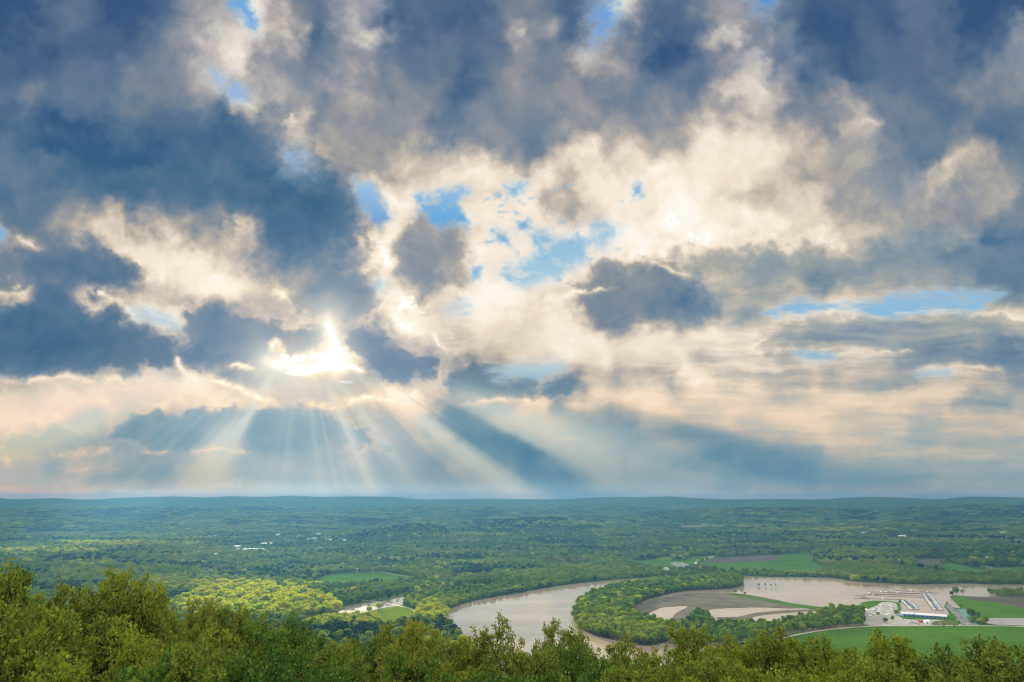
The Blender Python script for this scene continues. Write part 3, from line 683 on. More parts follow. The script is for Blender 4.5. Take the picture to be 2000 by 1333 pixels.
def ribbon(name, pts, width, z, mat, label):
    q = np.array(pts, float); g = np.array([at(a, b) for a, b in q]); out = []
    t = np.linspace(0, 1, len(g)); tt = np.linspace(0, 1, len(g)*6)
    g = np.stack([np.interp(tt, t, g[:, 0]), np.interp(tt, t, g[:, 1])], -1)
    for _ in range(3): g[1:-1] = (g[:-2]+2*g[1:-1]+g[2:])/4
    d = np.gradient(g, axis=0); d /= np.linalg.norm(d, axis=1, keepdims=True)+1e-9; n = np.stack([-d[:, 1], d[:, 0]], -1)
    V = [(*a, z) for a in g+n*width/2]+[(*a, z) for a in g-n*width/2]; k = len(g)
    me = mesh(name, V, [(i+k, i+k+1, i+1, i) for i in range(k-1)], [mat])
    return tag(obj(name, me), label, None, None, 'structure'), g
ROADS = []
for nm, pts, wd, z, mt, lb in [
 ('field_road', [(1500, 1262), (1530, 1247), (1560, 1240), (1600, 1233), (1680, 1225), (1760, 1222.5), (1850, 1223), (1960, 1224), (2060, 1226)], 6, .86, 'road', 'pale road between marina trees and green field'),
 ('farm_lane', [(1372, 1113), (1363, 1107), (1357, 1099), (1375, 1093), (1400, 1085)], 9, .42, 'road', 'pale bent farm lane among fields'),
 ('causeway', [(700, 1172), (740, 1176), (775, 1183), (800, 1189), (812, 1195)], 5, .45, 'road', 'pale causeway along the flooded field'),
 ('farm_track', [(745, 1117), (770, 1123), (800, 1127), (822, 1128)], 5, .42, 'road', 'pale track to the farmhouses')]:
    _, g = ribbon(nm, pts, wd, z, M[mt], lb); ROADS.append((g, wd))
# ------------------------------------------------------------------ trees of the valley
def crown_mesh(name, H, Rr, base, nb, nf, fs, seed, mats, trunk=True, stretch=1.0):
    """broadleaf crown: leaf clumps over several lobes, on a short trunk with limbs"""
    r = np.random.default_rng(seed); V = []; F = []; mi = []
    mid = (H+base)/2; half = (H-base)/2
    cen = []
    for i in range(nb):
        a = 2*math.pi*(i*.618+r.uniform(-.06, .06)); t = (i+.5)/nb; zz = math.sin((t*1.7-.72))
        rad = math.sqrt(max(.02, 1-zz*zz))*.62
        cen.append((Rr*rad*math.cos(a), Rr*rad*math.sin(a), mid+half*.62*zz*1.1, Rr*r.uniform(.36, .52)))
    cen.append((0, 0, mid+half*.45, Rr*.5))
    for (cx, cy_, cz, cr) in cen:
        for k in range(nf):
            d = r.normal(size=3); d[2] = d[2]*.9+.25; d /= np.linalg.norm(d)
            p = np.array([cx, cy_, cz])+d*cr*r.uniform(.72, 1.08)*np.array([1, 1, .8*stretch])
            nrm = d+r.normal(size=3)*.42; nrm /= np.linalg.norm(nrm)
            a = np.cross(nrm, r.normal(size=3)); a /= np.linalg.norm(a); b = np.cross(nrm, a); s = fs*r.uniform(.6, 1.25)
            k0 = len(V); bend = nrm*s*.25
            V += [p-a*s*.6, p-b*s*.38+bend, p+a*s*.7, p+b*s*.42+bend]; F.append((k0, k0+1, k0+2, k0+3)); mi.append(0)
    mb = MB()
    if trunk:
        mb.tube([(0, 0, -1.2), (0, 0, base*.7), (.3, .1, mid)], [.035*H*.55, .03*H*.5, .012*H], 6)
        for i in range(4):
            a = i*1.7+r.uniform(0, .6); mb.tube([(0, 0, base*.6), (math.cos(a)*Rr*.35, math.sin(a)*Rr*.35, mid-half*.2), (math.cos(a)*Rr*.6, math.sin(a)*Rr*.6, mid+half*.2)], [.014*H, .009*H, .004*H], 4)
    k0 = len(V)
    me = mesh(name, V+[np.array(v) for v in mb.V], F+[tuple(k0+i for i in f) for f in mb.F], mats, mi+[1]*len(mb.F))
    return me
LEAF = foliage('valley_leaves', [(.12, (.026, .062, .012)), (.4, (.088, .168, .02)), (.62, (.16, .225, .026)), (.88, (.245, .26, .034))], .004, .45, 1.4, True, .36)
LEAFY = foliage('sunlit_yellow_leaves', [(.1, (.12, .16, .014)), (.4, (.23, .27, .02)), (.7, (.3, .33, .025)), (.95, (.32, .3, .03))], .012, .5, 1.6, True, .5)  # yellow-green leaves, brightened to put sunlight on the grove into their colour
BARK = plain('grey_bark', (.09, .075, .06), .95, .3, 3)
TREES = []
for i in range(4):
    TREES.append(crown_mesh('broadleaf_tree', 17+i*1.2, 7.6+.5*(i % 3), 3.0+.4*i, 9+i, 34, 2.1, 300+i, [LEAF, BARK]))
TREES.append(crown_mesh('slender_tree', 19, 5.2, 4.5, 9, 30, 1.7, 310, [LEAF, BARK], True, 1.3))
TREES_Y = [crown_mesh('broadleaf_tree', 17+i*1.2, 8+.5*(i % 3), 2.6, 10+i, 40, 1.9, 330+i, [LEAFY, BARK]) for i in range(3)]
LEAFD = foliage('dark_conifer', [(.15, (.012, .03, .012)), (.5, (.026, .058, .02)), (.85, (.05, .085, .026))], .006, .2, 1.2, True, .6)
LEAFB = foliage('budding_brown_leaves', [(.12, (.06, .055, .03)), (.5, (.12, .105, .05)), (.85, (.19, .16, .07))], .006, .35, 1.2, True, .6)
def recolour(me, m): q = me.copy(); q.name = me.name; q.materials[0] = m; return q
GROVE = []
for i in range(2):
    r = np.random.default_rng(400+i); V = []; F = []
    for k in range(16):
        cx, cy_, cr = r.uniform(-24, 24), r.uniform(-24, 24), r.uniform(6, 10); cz = r.uniform(8, 13)
        for q in range(26):
            d = r.normal(size=3); d[2] = abs(d[2])+.1; d /= np.linalg.norm(d); p = np.array([cx, cy_, cz])+d*cr*np.array([1, 1, .75])
            n_ = d+r.normal(size=3)*.35; n_ /= np.linalg.norm(n_); a = np.cross(n_, r.normal(size=3)); a /= np.linalg.norm(a); b = np.cross(n_, a); s = 3.4*r.uniform(.7, 1.2); k0 = len(V)
            V += [p-a*s*.6, p-b*s*.5, p+a*s*.6, p+b*s*.5]; F.append((k0, k0+1, k0+2, k0+3))
    GROVE.append(mesh('far_wood', V, F, [LEAF]))
EXTRA = [recolour(TREES[0], LEAFD), recolour(TREES[4], LEAFD), recolour(TREES[1], LEAFB), recolour(TREES[3], LEAFB), recolour(GROVE[0], LEAFD), recolour(GROVE[1], LEAFY), recolour(GROVE[0], LEAFB)]   # 10..16
def poly(pts, sm=1): return ground_outline(pts, sm)
# water and open ground where no tree stands
g_river = poly(RIVER, 4); g_isl = poly(ISLAND, 4); g_spit = poly(SPIT, 2)
OPEN = [POLY[k] for k in POLY]
# woods that stand in open ground or water: name, outline, spacing, size, kind, label, group, category
WOODS = [
 ('island', ISLAND, 11.5, (.72, 1.0), 0, 'leafy green tree packed in the crescent wood along the river bend', 'trees of the crescent wood'),
 ('marina_band', [(1500, 1244), (1500, 1226), (1540, 1216), (1580, 1206), (1640, 1193), (1690, 1196), (1710, 1202), (1718, 1212), (1700, 1222), (1620, 1230), (1540, 1240)], 11.5, (.62, .95), 4, 'slender dark green tree standing in floodwater before the marina', 'tree belt in front of the marina'),
 ('near_bank', [(1330, 1236), (1330, 1222), (1370, 1212), (1420, 1222), (1500, 1222), (1500, 1246), (1400, 1262), (1300, 1262)], 12, (.55, .85), 0, 'low leafy tree on the bank below the mud flat', 'low trees below the mud flat'),
 ('mid_clump', [(1352, 1215), (1360, 1203), (1384, 1203), (1388, 1215), (1372, 1222)], 8, (.7, .9), 0, 'round green tree of the clump standing between mud and pool', 'clump between mud and pool'),
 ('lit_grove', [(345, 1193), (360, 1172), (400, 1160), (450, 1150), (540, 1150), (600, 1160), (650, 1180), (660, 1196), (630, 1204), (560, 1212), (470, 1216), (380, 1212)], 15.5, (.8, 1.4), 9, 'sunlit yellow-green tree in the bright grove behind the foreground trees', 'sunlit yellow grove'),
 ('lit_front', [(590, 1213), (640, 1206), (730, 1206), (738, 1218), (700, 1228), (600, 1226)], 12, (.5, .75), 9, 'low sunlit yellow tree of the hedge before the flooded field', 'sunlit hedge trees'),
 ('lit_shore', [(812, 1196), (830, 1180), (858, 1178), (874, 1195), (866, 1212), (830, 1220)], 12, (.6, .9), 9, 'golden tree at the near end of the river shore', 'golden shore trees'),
 ('pond_trees', [(790, 1176), (800, 1162), (840, 1160), (850, 1172), (830, 1186), (800, 1186)], 13, (.55, .8), 0, 'small green tree at the end of the flooded field', 'trees at the end of the flooded field'),
 ('left_shore', [(850, 1176), (880, 1162), (960, 1150), (1060, 1142), (1062, 1149), (968, 1166), (905, 1180), (880, 1190)], 12, (.6, .9), 0, 'dark green tree rooted at the waterline of the left river shore', 'trees along the left river shore'),
 ('far_shore', [(1070, 1138), (1110, 1125), (1200, 1117), (1290, 1120), (1288, 1127), (1200, 1132), (1130, 1139), (1070, 1148)], 14, (.65, .95), 0, 'green tree in the wood on the far shore of the left arm', 'trees on the far shore'),
 ('pale_row', [(660, 1150), (700, 1145), (760, 1140), (830, 1139), (830, 1149), (760, 1152), (690, 1158), (660, 1166)], 13, (.55, .75), 0, 'pale green tree of the row behind the flooded field', 'pale tree row'),
 ('right_far_shore', [(1600, 1126), (1620, 1112), (1700, 1106), (1790, 1112), (1880, 1124), (1990, 1130), (2060, 1132), (2060, 1143), (1940, 1141), (1880, 1139), (1790, 1140), (1700, 1136), (1640, 1131)], 14, (.6, .9), 0, 'dense green tree on the far bank behind the marina', 'trees behind the marina water'),
 ('right_clump', [(1935, 1165), (1945, 1158), (2060, 1156), (2060, 1166), (1960, 1168)], 13, (.55, .75), 0, 'green tree in the flooded clump at the right edge', 'flooded clump at the right edge'),
 ('far_row', [(1300, 1126), (1310, 1119), (1400, 1119), (1560, 1124), (1560, 1128), (1440, 1126)], 14, (.5, .75), 0, 'small tree in the row along the far water edge', 'tree row along the far water edge'),
]
SINGLE = [  # trees that stand alone in or by the water
 (1482, 1146, .5, 0, 'pair of trees standing in the flood, the one nearer the crescent wood'), (1495, 1146, .5, 4, 'slim flooded tree, second from the crescent wood tip'), (1506, 1147, .48, 4, 'thin flooded tree farthest out in the open water'), (1515, 1146, .42, 4, 'small flooded tree beside the thin one'),
 (1436, 1160, .62, 0, 'round tree at the end of the grassy levee'), (1455, 1163, .5, 0, 'small round tree on the levee beside the bigger round tree'),
 (1563, 1127, .62, 0, 'lone dark tree on the far water edge beside the white boathouse'), (1880, 1161, .75, 0, 'lone bushy tree in water at the tip of the right shore field'), (1758, 1182, .62, 4, 'tall tree on the marina spit between the two dock basins'),
 (1752, 1204, .8, 0, 'big tree beside the left end of the marina roof'), (1744, 1216, .7, 4, 'dark tree in front of the marina boat yard'), (1730, 1218, .65, 0, 'bushy dark tree at left of the boat yard front'), (1780, 1212, .5, 4, 'narrow tree in front of the marina wall'),
 (1850, 1180, .3, 0, 'small pale tree at the head of the boat ramp'), (1874, 1221, .35, 4, 'little dark conifer-shaped tree where car park meets road'), (1923, 1221, .32, 4, 'little dark tree alone by the road at the flood pool'), (1895, 1217, .36, 0, 'low bush in the car park island'), (1900, 1220, .36, 0, 'low bush at the road end of the car park island'),
 (758, 1112, .8, 4, 'tall thin dark tree by the farmhouses'), (1828, 1120, .55, 0, 'pale tree between bare field and river'), (1226, 1096, .6, 4, 'lone tree at the corner of the lane field'), (1925, 1186, .1, 0, 'tiny dark bush alone in the green shore field'), (1715, 1204, .55, 0, 'tree at the left corner of the boat yard'),
]
def jgrid(g, sp, seed):
    mn, mx = g.min(0), g.max(0); r = np.random.default_rng(seed)
    X, Y = np.meshgrid(np.arange(mn[0], mx[0]+sp, sp), np.arange(mn[1], mx[1]+sp, sp))
    X = X+r.uniform(-.42, .42, X.shape)*sp; Y = Y+r.uniform(-.42, .42, Y.shape)*sp
    m = inpoly(X.ravel(), Y.ravel(), g); return X.ravel()[m], Y.ravel()[m]
cand = []      # x, y, scale, variant (0-4 valley, 5-7 yellow, 8-9 groves), region
for k, (nm, pts, spc, (s0, s1), kind, lb, gp) in enumerate(WOODS):
    g = poly(pts, 3); X, Y = jgrid(g, spc, 500+k); r = np.random.default_rng(520+k)
    for x, y in zip(X, Y):
        if nm not in ('island',) and any(inpoly(np.array([x]), np.array([y]), POLY[q])[0] for q in ('gravel_lot', 'near_field')): continue
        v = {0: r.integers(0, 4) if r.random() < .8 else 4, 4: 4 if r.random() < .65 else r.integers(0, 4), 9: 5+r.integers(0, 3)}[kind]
        if kind == 9 and r.random() < .12: v = r.integers(0, 4)
        if kind == 0 and nm in ('island', 'pond_trees') and r.random() < .07: v = 5+r.integers(0, 3)
        cand.append((x, y, r.uniform(s0, s1), int(v), k))
print('wood candidates', len(cand))
EXCL = OPEN+[g_river, g_spit]+[poly(w_[1], 2) for w_ in WOODS]
def scatter(r0, r1, sp, sc0, sc1, variants, seed, half=45):
    r = np.random.default_rng(seed); n = r1*math.sin(math.radians(half))
    X, Y = np.meshgrid(np.arange(-n, n, sp), np.arange(r0*.6, r1, sp)); X = (X+r.uniform(-.48, .48, X.shape)*sp).ravel(); Y = (Y+r.uniform(-.48, .48, Y.shape)*sp).ravel()
    R_ = np.hypot(X, Y); m = (R_ > r0) & (R_ < r1) & (np.abs(np.arctan2(X, Y)) < math.radians(half)); X, Y = X[m], Y[m]
    keep = np.ones(len(X), bool)
    for g in EXCL:
        mn, mx = g.min(0), g.max(0); q = np.where((X > mn[0]) & (X < mx[0]) & (Y > mn[1]) & (Y < mx[1]))[0]
        if len(q): keep[q[inpoly(X[q], Y[q], g)]] = False
    for g, wd in ROADS:
        for a in g[::2]: keep &= (np.hypot(X-a[0], Y-a[1]) > wd*.9)
    # clearings
    cl = fbm(X/330, Y/200, 3, 601)
    keep &= ~((cl > .54) & (np.hypot(X, Y) > 2100))
    X, Y = X[keep], Y[keep]
    kd = fbm(X/520, Y/300, 4, 621); ky = fbm(X/430, Y/260, 4, 631); vv = r.choice(variants, len(X)); far = variants[0] == 8
    pa, pb = pxof(X, Y, height(X, Y)+10); yl = np.zeros(len(X), bool)
    for ex, ey, ax_, ay_ in ((80, 1077, 120, 6), (240, 1062, 150, 4), (1095, 1023, 95, 5), (1650, 1035, 130, 3.5), (1420, 1028, 90, 3), (480, 1142, 150, 8), (900, 1046, 90, 4)): yl |= ((pa-ex)/ax_)**2+((pb-ey)/ay_)**2 < 1+.8*fbm(X/90, Y/90, 2, 641)  # ellipses where yellow leaf colour stands in for sun on the woods
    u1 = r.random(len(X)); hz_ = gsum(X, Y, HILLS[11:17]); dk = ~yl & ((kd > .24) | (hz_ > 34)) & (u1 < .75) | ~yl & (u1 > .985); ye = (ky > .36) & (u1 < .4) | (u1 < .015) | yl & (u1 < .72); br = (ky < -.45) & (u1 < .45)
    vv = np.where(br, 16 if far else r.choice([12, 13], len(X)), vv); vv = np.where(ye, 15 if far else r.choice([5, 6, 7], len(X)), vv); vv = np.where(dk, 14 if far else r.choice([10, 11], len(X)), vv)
    big = fbm(X/260, Y/260, 3, 611); sc = (sc0+(sc1-sc0)*r.random(len(X)))*(1+.22*big)
    return [(x, y, s, int(v), -1) for x, y, s, v in zip(X, Y, sc, vv)]
bulk = scatter(330, 2900, 12.5, .5, 1.05, [0, 1, 2, 3, 3, 4], 701)+scatter(2900, 5200, 18, .6, 1.35, [0, 1, 2, 3], 702)+scatter(5200, 9400, 40, .55, 1.25, [8, 9], 703, 44)
# a tree is one of the individuals when it is among the nearest that the photograph shows
SIL = [(0, 1130), (190, 1155), (350, 1190), (430, 1178), (600, 1205), (740, 1232), (860, 1208), (960, 1215), (1050, 1235), (1100, 1262), (1230, 1258), (1340, 1230), (1480, 1235), (1520, 1250), (1620, 1238), (1800, 1238), (1840, 1290), (1870, 1268), (2000, 1250)]
sx = [p[0] for p in SIL]; sy = [p[1] for p in SIL]
def seen(c):
    a, b = pxof(c[0], c[1], 14*c[2]); return -5 < a < 2005 and b < np.interp(a, sx, sy)-1
N_IND = 235
vis = sorted([c for c in cand if seen(c)], key=lambda c: c[0]**2+c[1]**2)
ind = vis[:N_IND]; ids = set(id(c) for c in ind)
rest = [c for c in cand if id(c) not in ids]+bulk
print('individuals', len(ind), 'forest', len(rest))
ALLM = TREES+TREES_Y
for c in ind:
    w_ = WOODS[c[4]]; z = .3
    o = obj('tree', ALLM[c[3]], None, (c[0], c[1], z), random.uniform(0, 6.28), c[2]*1.0)
    o.scale = (c[2]*random.uniform(.9, 1.12), c[2]*random.uniform(.9, 1.12), c[2])
    tag(o, w_[5], 'tree', w_[6])
for (px, py, s, v, lb) in SINGLE:
    x, y = at(px, py); o = obj('tree' if s > .32 else 'bush', ALLM[v], None, (x, y, .4), random.uniform(0, 6.28), s); tag(o, lb, 'tree' if s > .32 else 'bush')
def instanced(name, pts, meshes, label):
    A = np.array([c[:4] for c in pts]); z = height(A[:, 0], A[:, 1])
    me = bpy.data.meshes.new(name); me.vertices.add(len(A)); me.vertices.foreach_set('co', np.stack([A[:, 0], A[:, 1], z-.3], -1).astype(np.float32).ravel())
    r = np.random.default_rng(9)
    va = me.attributes.new('variant', 'INT', 'POINT'); va.data.foreach_set('value', A[:, 3].astype(np.int32))
    ra = me.attributes.new('turn', 'FLOAT_VECTOR', 'POINT'); t = np.zeros((len(A), 3), np.float32); t[:, 2] = r.uniform(0, 6.28, len(A)); ra.data.foreach_set('vector', t.ravel())
    sa = me.attributes.new('size', 'FLOAT_VECTOR', 'POINT'); s = np.stack([A[:, 2]*r.uniform(.88, 1.15, len(A)), A[:, 2]*r.uniform(.88, 1.15, len(A)), A[:, 2]*r.uniform(.85, 1.15, len(A))], -1); sa.data.foreach_set('vector', s.astype(np.float32).ravel())
    o = obj(name, me)
    ng = bpy.data.node_groups.new(name, 'GeometryNodeTree'); ng.interface.new_socket('Geometry', in_out='INPUT', socket_type='NodeSocketGeometry'); ng.interface.new_socket('Geometry', in_out='OUTPUT', socket_type='NodeSocketGeometry')
    gi = ng.nodes.new('NodeGroupInput'); go = ng.nodes.new('NodeGroupOutput'); jn = ng.nodes.new('GeometryNodeJoinGeometry')
    def named(n, ty): x = ng.nodes.new('GeometryNodeInputNamedAttribute'); x.data_type = ty; x.inputs[0].default_value = n; return [q for q in x.outputs if q.enabled and q.name == 'Attribute'][0]
    nv, ntn, nsz = named('variant', 'INT'), named('turn', 'FLOAT_VECTOR'), named('size', 'FLOAT_VECTOR')
    for i, m_ in enumerate(meshes):
        src = bpy.data.objects.new('tree_form', m_)
        oi = ng.nodes.new('GeometryNodeObjectInfo'); oi.inputs['Object'].default_value = src; oi.inputs['As Instance'].default_value = True
        cm = ng.nodes.new('FunctionNodeCompare'); cm.data_type = 'INT'; cm.operation = 'EQUAL'
        ii = [q for q in cm.inputs if q.enabled]; ng.links.new(nv, ii[0]); ii[1].default_value = i
        ip = ng.nodes.new('GeometryNodeInstanceOnPoints'); ng.links.new(gi.outputs[0], ip.inputs['Points']); ng.links.new(cm.outputs[0], ip.inputs['Selection'])
        ng.links.new(oi.outputs['Geometry'], ip.inputs['Instance']); ng.links.new(ntn, ip.inputs['Rotation']); ng.links.new(nsz, ip.inputs['Scale'])
        ng.links.new(ip.outputs[0], jn.inputs[0])
    ng.links.new(jn.outputs[0], go.inputs[0])
    md = o.modifiers.new('trees', 'NODES'); md.node_group = ng
    return tag(o, label, None, None, 'stuff')
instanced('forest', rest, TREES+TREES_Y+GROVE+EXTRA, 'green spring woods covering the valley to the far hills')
# ------------------------------------------------------------------ the oaks below the lookout
BARK_N = plain('oak_bark', (.026, .021, .017), .95, .35, 6)
LEAF_A = foliage('oak_leaves_olive', [(.08, (0.045, 0.087, 0.021)), (.35, (0.113, 0.168, 0.033)), (.6, (0.193, 0.234, 0.043)), (.85, (0.256, 0.283, 0.051)), (1, (0.266, 0.228, 0.062))], .06, .4, 1.35, True, .2)
LEAF_B = foliage('oak_leaves_green', [(.08, (0.034, 0.092, 0.023)), (.4, (0.084, 0.163, 0.033)), (.7, (0.152, 0.223, 0.041)), (1, (0.246, 0.256, 0.051))], .06, .4, 1.35, True, .2)
LEAF_C = foliage('oak_leaves_yellow', [(.05, (0.078, 0.125, 0.021)), (.35, (0.163, 0.207, 0.033)), (.7, (0.246, 0.294, 0.043)), (1, (0.295, 0.261, 0.062))], .06, .4, 1.35, True, .2)
def oak(seed, spread=1.0, upright=.5, leaf=.15, dens=1.0):
    r = np.random.default_rng(seed); mb = MB(); LV = []; LF = []
    def unit(v): return v/(np.linalg.norm(v)+1e-9)
    def leaves(p, d, n, rad):
        for _ in range(n):
            c = p+r.normal(size=3)*rad
            a = unit(d*.5+r.normal(size=3)*.8+np.array([0, 0, .1])); b = unit(np.cross(a, r.normal(size=3))); s = leaf*r.uniform(.6, 1.25)
            k = len(LV); nn = np.cross(a, b)*s*.18
            LV.extend([c, c+a*s*.55+b*s*.36+nn, c+a*s*1.15, c+a*s*.5-b*s*.36+nn]); LF.append((k, k+1, k+2, k+3))
    def branch(p, d, ln, rad, lev):
        n = (5, 5, 4, 3)[lev]; pts = [p.copy()]; dirs = [d]; q = p.copy(); dd = d.copy()
        for i in range(n):
            dd = unit(dd+r.normal(size=3)*(.07, .16, .22, .25)[lev]+np.array([0, 0, (.02, .10, .07, .08)[lev]*upright*2])); q = q+dd*ln/n; pts.append(q.copy()); dirs.append(dd)
        mb.tube(pts, [rad*(1-.75*i/n) for i in range(n+1)], (7, 5, 4, 3)[lev], 0, False)
        if lev == 3:
            leaves(pts[-1], dirs[-1], int(15*dens), .085); leaves(pts[-2], dirs[-2], int(8*dens), .09); leaves(pts[1], dirs[1], int(2*dens), .08); return
        if lev == 2: leaves(pts[-1], dirs[-1], int(7*dens), .1)
        cnt = (int(9+r.integers(0, 2)), int(9+r.integers(0, 3)), int(7+r.integers(0, 3)))[lev]; ph = r.uniform(0, 6.28)
        for j in range(cnt):
            t = ((.52+.48*(j+.5)/cnt), (.28+.72*(j+.6)/cnt), (.2+.8*(j+.6)/cnt))[lev]; k = min(int(t*n), n-1); f = t*n-k; bp = pts[k]*(1-f)+pts[k+1]*f
            ax = dirs[k+1]; u_ = unit(np.cross(ax, np.array([.3, .2, 1.0]) if abs(ax[2]) < .95 else np.array([1., 0, 0]))); w_ = np.cross(ax, u_); ph += 2.4+r.uniform(-.4, .4)
            an = ((1.0-.45*(j/cnt)), .8-.25*t, .75)[lev]*r.uniform(.8, 1.2)*(spread if lev == 0 else 1)
            nd = unit(ax*math.cos(an)+(u_*math.cos(ph)+w_*math.sin(ph))*math.sin(an))
            l2 = (ln*(.66-.12*t), ln*(.56-.26*t), ln*(.52-.22*t))[lev]*r.uniform(.8, 1.2)
            branch(bp, nd, l2, rad*(.5, .5, .5)[lev], lev+1)
    branch(np.array([0., 0, -.6]), unit(np.array([r.uniform(-.06, .06), r.uniform(-.06, .06), 1])), 7.6, .17, 0)
    LV = np.array(LV); top = np.percentile(LV[:, 2], 99.7)
    return mb, LV, LF, top
OAKS = []
for i in range(6):
    mb, LV, LF, top = oak(800+i*7, (1.12, 1.0, 1.2, 1.08, .95, 1.15)[i], (.42, .5, .34, .45, .52, .4)[i], (.135, .125, .14, .13, .125, .135)[i], 1.5)
    OAKS.append((mesh('trunk', mb.V, mb.F, [BARK_N]), LV, LF, top))
CROWNS = {}
def crown_of(i, k):
    if (i, k) not in CROWNS:
        _, LV, LF, _ = OAKS[i]; CROWNS[(i, k)] = mesh('crown', LV, np.array(LF), [(LEAF_A, LEAF_B, LEAF_C)[k]])
    return CROWNS[(i, k)]
print('oak leaves', [len(q[2]) for q in OAKS], [round(q[3], 1) for q in OAKS])
FG = [  # where the crown top is seen, how far off, form, leaf colour, label
 # skyline row
 (15, 1118, 40, 0, 0, 'tall olive oak cut by the left edge, its crown the highest in the foreground'),
 (85, 1128, 46, 2, 0, 'broad olive oak crown just right of the tree at the left edge'),
 (140, 1134, 48, 0, 2, 'yellowish oak crown left of the first dip in the treetops'),
 (222, 1146, 46, 1, 0, 'narrow oak with ragged top between the first dip and the spired tree'),
 (278, 1132, 44, 4, 2, 'spired brownish oak rising highest beside the lit crop strip'),
 (318, 1164, 52, 5, 0, 'low oak on the right shoulder of the spired brownish oak'),
 (385, 1186, 55, 2, 1, 'green oak crown in front of the left part of the sunlit grove'),
 (435, 1186, 52, 1, 0, 'ragged oak top poking up against the sunlit yellow grove'),
 (520, 1184, 54, 3, 1, 'dark green oak crown covering the foot of the sunlit grove'),
 (580, 1196, 56, 4, 1, 'dark oak with two small peaks left of the sunlit hedge'),
 (650, 1222, 60, 0, 1, 'low dark oak crown directly below the sunlit hedge'),
 (720, 1236, 58, 5, 1, 'low green oak crown below the flooded field'),
 (790, 1210, 56, 1, 0, 'olive oak crown below the bright wedge field'),
 (846, 1212, 52, 2, 2, 'yellowish oak crown touching the golden shore trees'),
 (905, 1232, 54, 3, 0, 'olive oak overlapping the left tip of the river'),
 (962, 1204, 50, 4, 0, 'pointed oak sticking up against the tan river'),
 (1020, 1222, 48, 0, 0, 'rounded oak crown in front of the open river'),
 (1072, 1240, 52, 1, 1, 'small oak on the right slope of the rounded river oak'),
 (1150, 1244, 46, 3, 1, 'twin-topped green oak below the bow of the crescent wood'),
 (1205, 1252, 52, 5, 0, 'low oak below the near tip of the crescent wood'),
 (1310, 1224, 44, 2, 0, 'big olive oak crown below the mud flat'),
 (1385, 1226, 46, 0, 0, 'broad oak with bare dark limbs below the mud spit'),
 (1462, 1228, 48, 5, 2, 'yellow-tinged oak below the bank trees'),
 (1545, 1244, 50, 3, 0, 'oak crown where the pale road leaves the treetops'),
 (1612, 1238, 46, 1, 2, 'yellow-green oak in front of the left end of the wide green field'),
 (1690, 1234, 44, 2, 2, 'bright yellow-green oak in front of the green field, below the boat yard'),
 (1765, 1232, 46, 0, 2, 'bright oak crown below the marina roof'),
 (1880, 1238, 40, 3, 0, 'olive oak rising beside the right-hand gap in the treetops'),
 (1952, 1242, 42, 5, 0, 'broad dark oak crown near the right edge'),
 (2015, 1252, 40, 1, 0, 'oak cut by the right edge'),
 # lower rows
 (60, 1215, 33, 1, 0, 'olive oak in the second row under the tree at the left edge'),
 (170, 1205, 35, 5, 2, 'yellowish oak in the second row under the first dip'),
 (275, 1216, 36, 3, 0, 'olive oak in the second row under the spired oak'),
 (380, 1232, 38, 0, 1, 'green oak in the second row under the sunlit grove, left one'),
 (480, 1228, 38, 2, 1, 'dark green oak in the second row under the middle of the sunlit grove'),
 (585, 1250, 40, 5, 1, 'dark green oak in the second row under the two-peaked oak'),
 (690, 1272, 40, 3, 1, 'green oak in the second row below the low dark crowns'),
 (795, 1256, 40, 4, 0, 'upright oak in the second row under the bright wedge field'),
 (900, 1262, 38, 0, 1, 'green oak in the second row under the left river tip'),
 (1010, 1276, 36, 2, 0, 'olive oak in the second row below the rounded river oak'),
 (1125, 1282, 36, 5, 1, 'green oak in the second row below the bow of the crescent wood'),
 (1240, 1282, 36, 1, 0, 'olive oak in the second row below the near wood tip'),
 (1345, 1278, 36, 4, 0, 'upright oak in the second row between two broad river oaks'),
 (1450, 1280, 36, 3, 0, 'olive oak in the second row below the yellow-tinged oak'),
 (1560, 1284, 36, 0, 2, 'yellowish oak in the second row below the road end'),
 (1665, 1282, 36, 5, 2, 'yellowish oak in the second row before the green field'),
 (1770, 1290, 36, 2, 0, 'olive oak in the second row at left of the right-hand gap'),
 (1905, 1288, 33, 4, 0, 'upright oak in the second row at right of the right-hand gap'),
 (1990, 1292, 33, 1, 1, 'green oak low in the right corner'),
 (10, 1296, 25, 3, 2, 'nearest yellowish oak in the lower left corner'),
 (140, 1290, 27, 0, 0, 'nearest olive oak, second from the lower left corner'),
 (300, 1296, 28, 2, 1, 'nearest green oak below the spired oak'),
 (450, 1300, 29, 5, 1, 'nearest dark green oak below the sunlit grove'),
 (600, 1312, 29, 1, 1, 'nearest green oak left of the bottom middle'),
 (960, 1330, 28, 2, 1, 'nearest oak top at the bottom edge below the river'),
 (1500, 1332, 29, 2, 2, 'nearest yellowish oak top at the bottom edge below the bank'),
]
for i, (px, py, d, fm, kc, lb) in enumerate(FG):
    py += 10 if px > 900 else (8 if px > 330 else -6)
    a = ray(px, py); k = d/math.hypot(a[0], a[1]); x, y, zt = a[0]*k, a[1]*k, CAM.z+a[2]*k
    zg = float(height(np.array([x]), np.array([y]))[0]); top = OAKS[fm][3]
    s = np.clip((zt-zg)/top, .62, 1.5); s = float(s)
    wdt = .72+.28*min(1.0, s) if s > 1 else s
    r = random.uniform(0, 6.28)
    e = empty('oak_tree', (x, y, zt-top*s), r); e.scale = (min(s, 1.05), min(s, 1.05), s)
    tag(e, lb, 'tree')
    obj('trunk', OAKS[fm][0], e); obj('crown', crown_of(fm, kc), e)
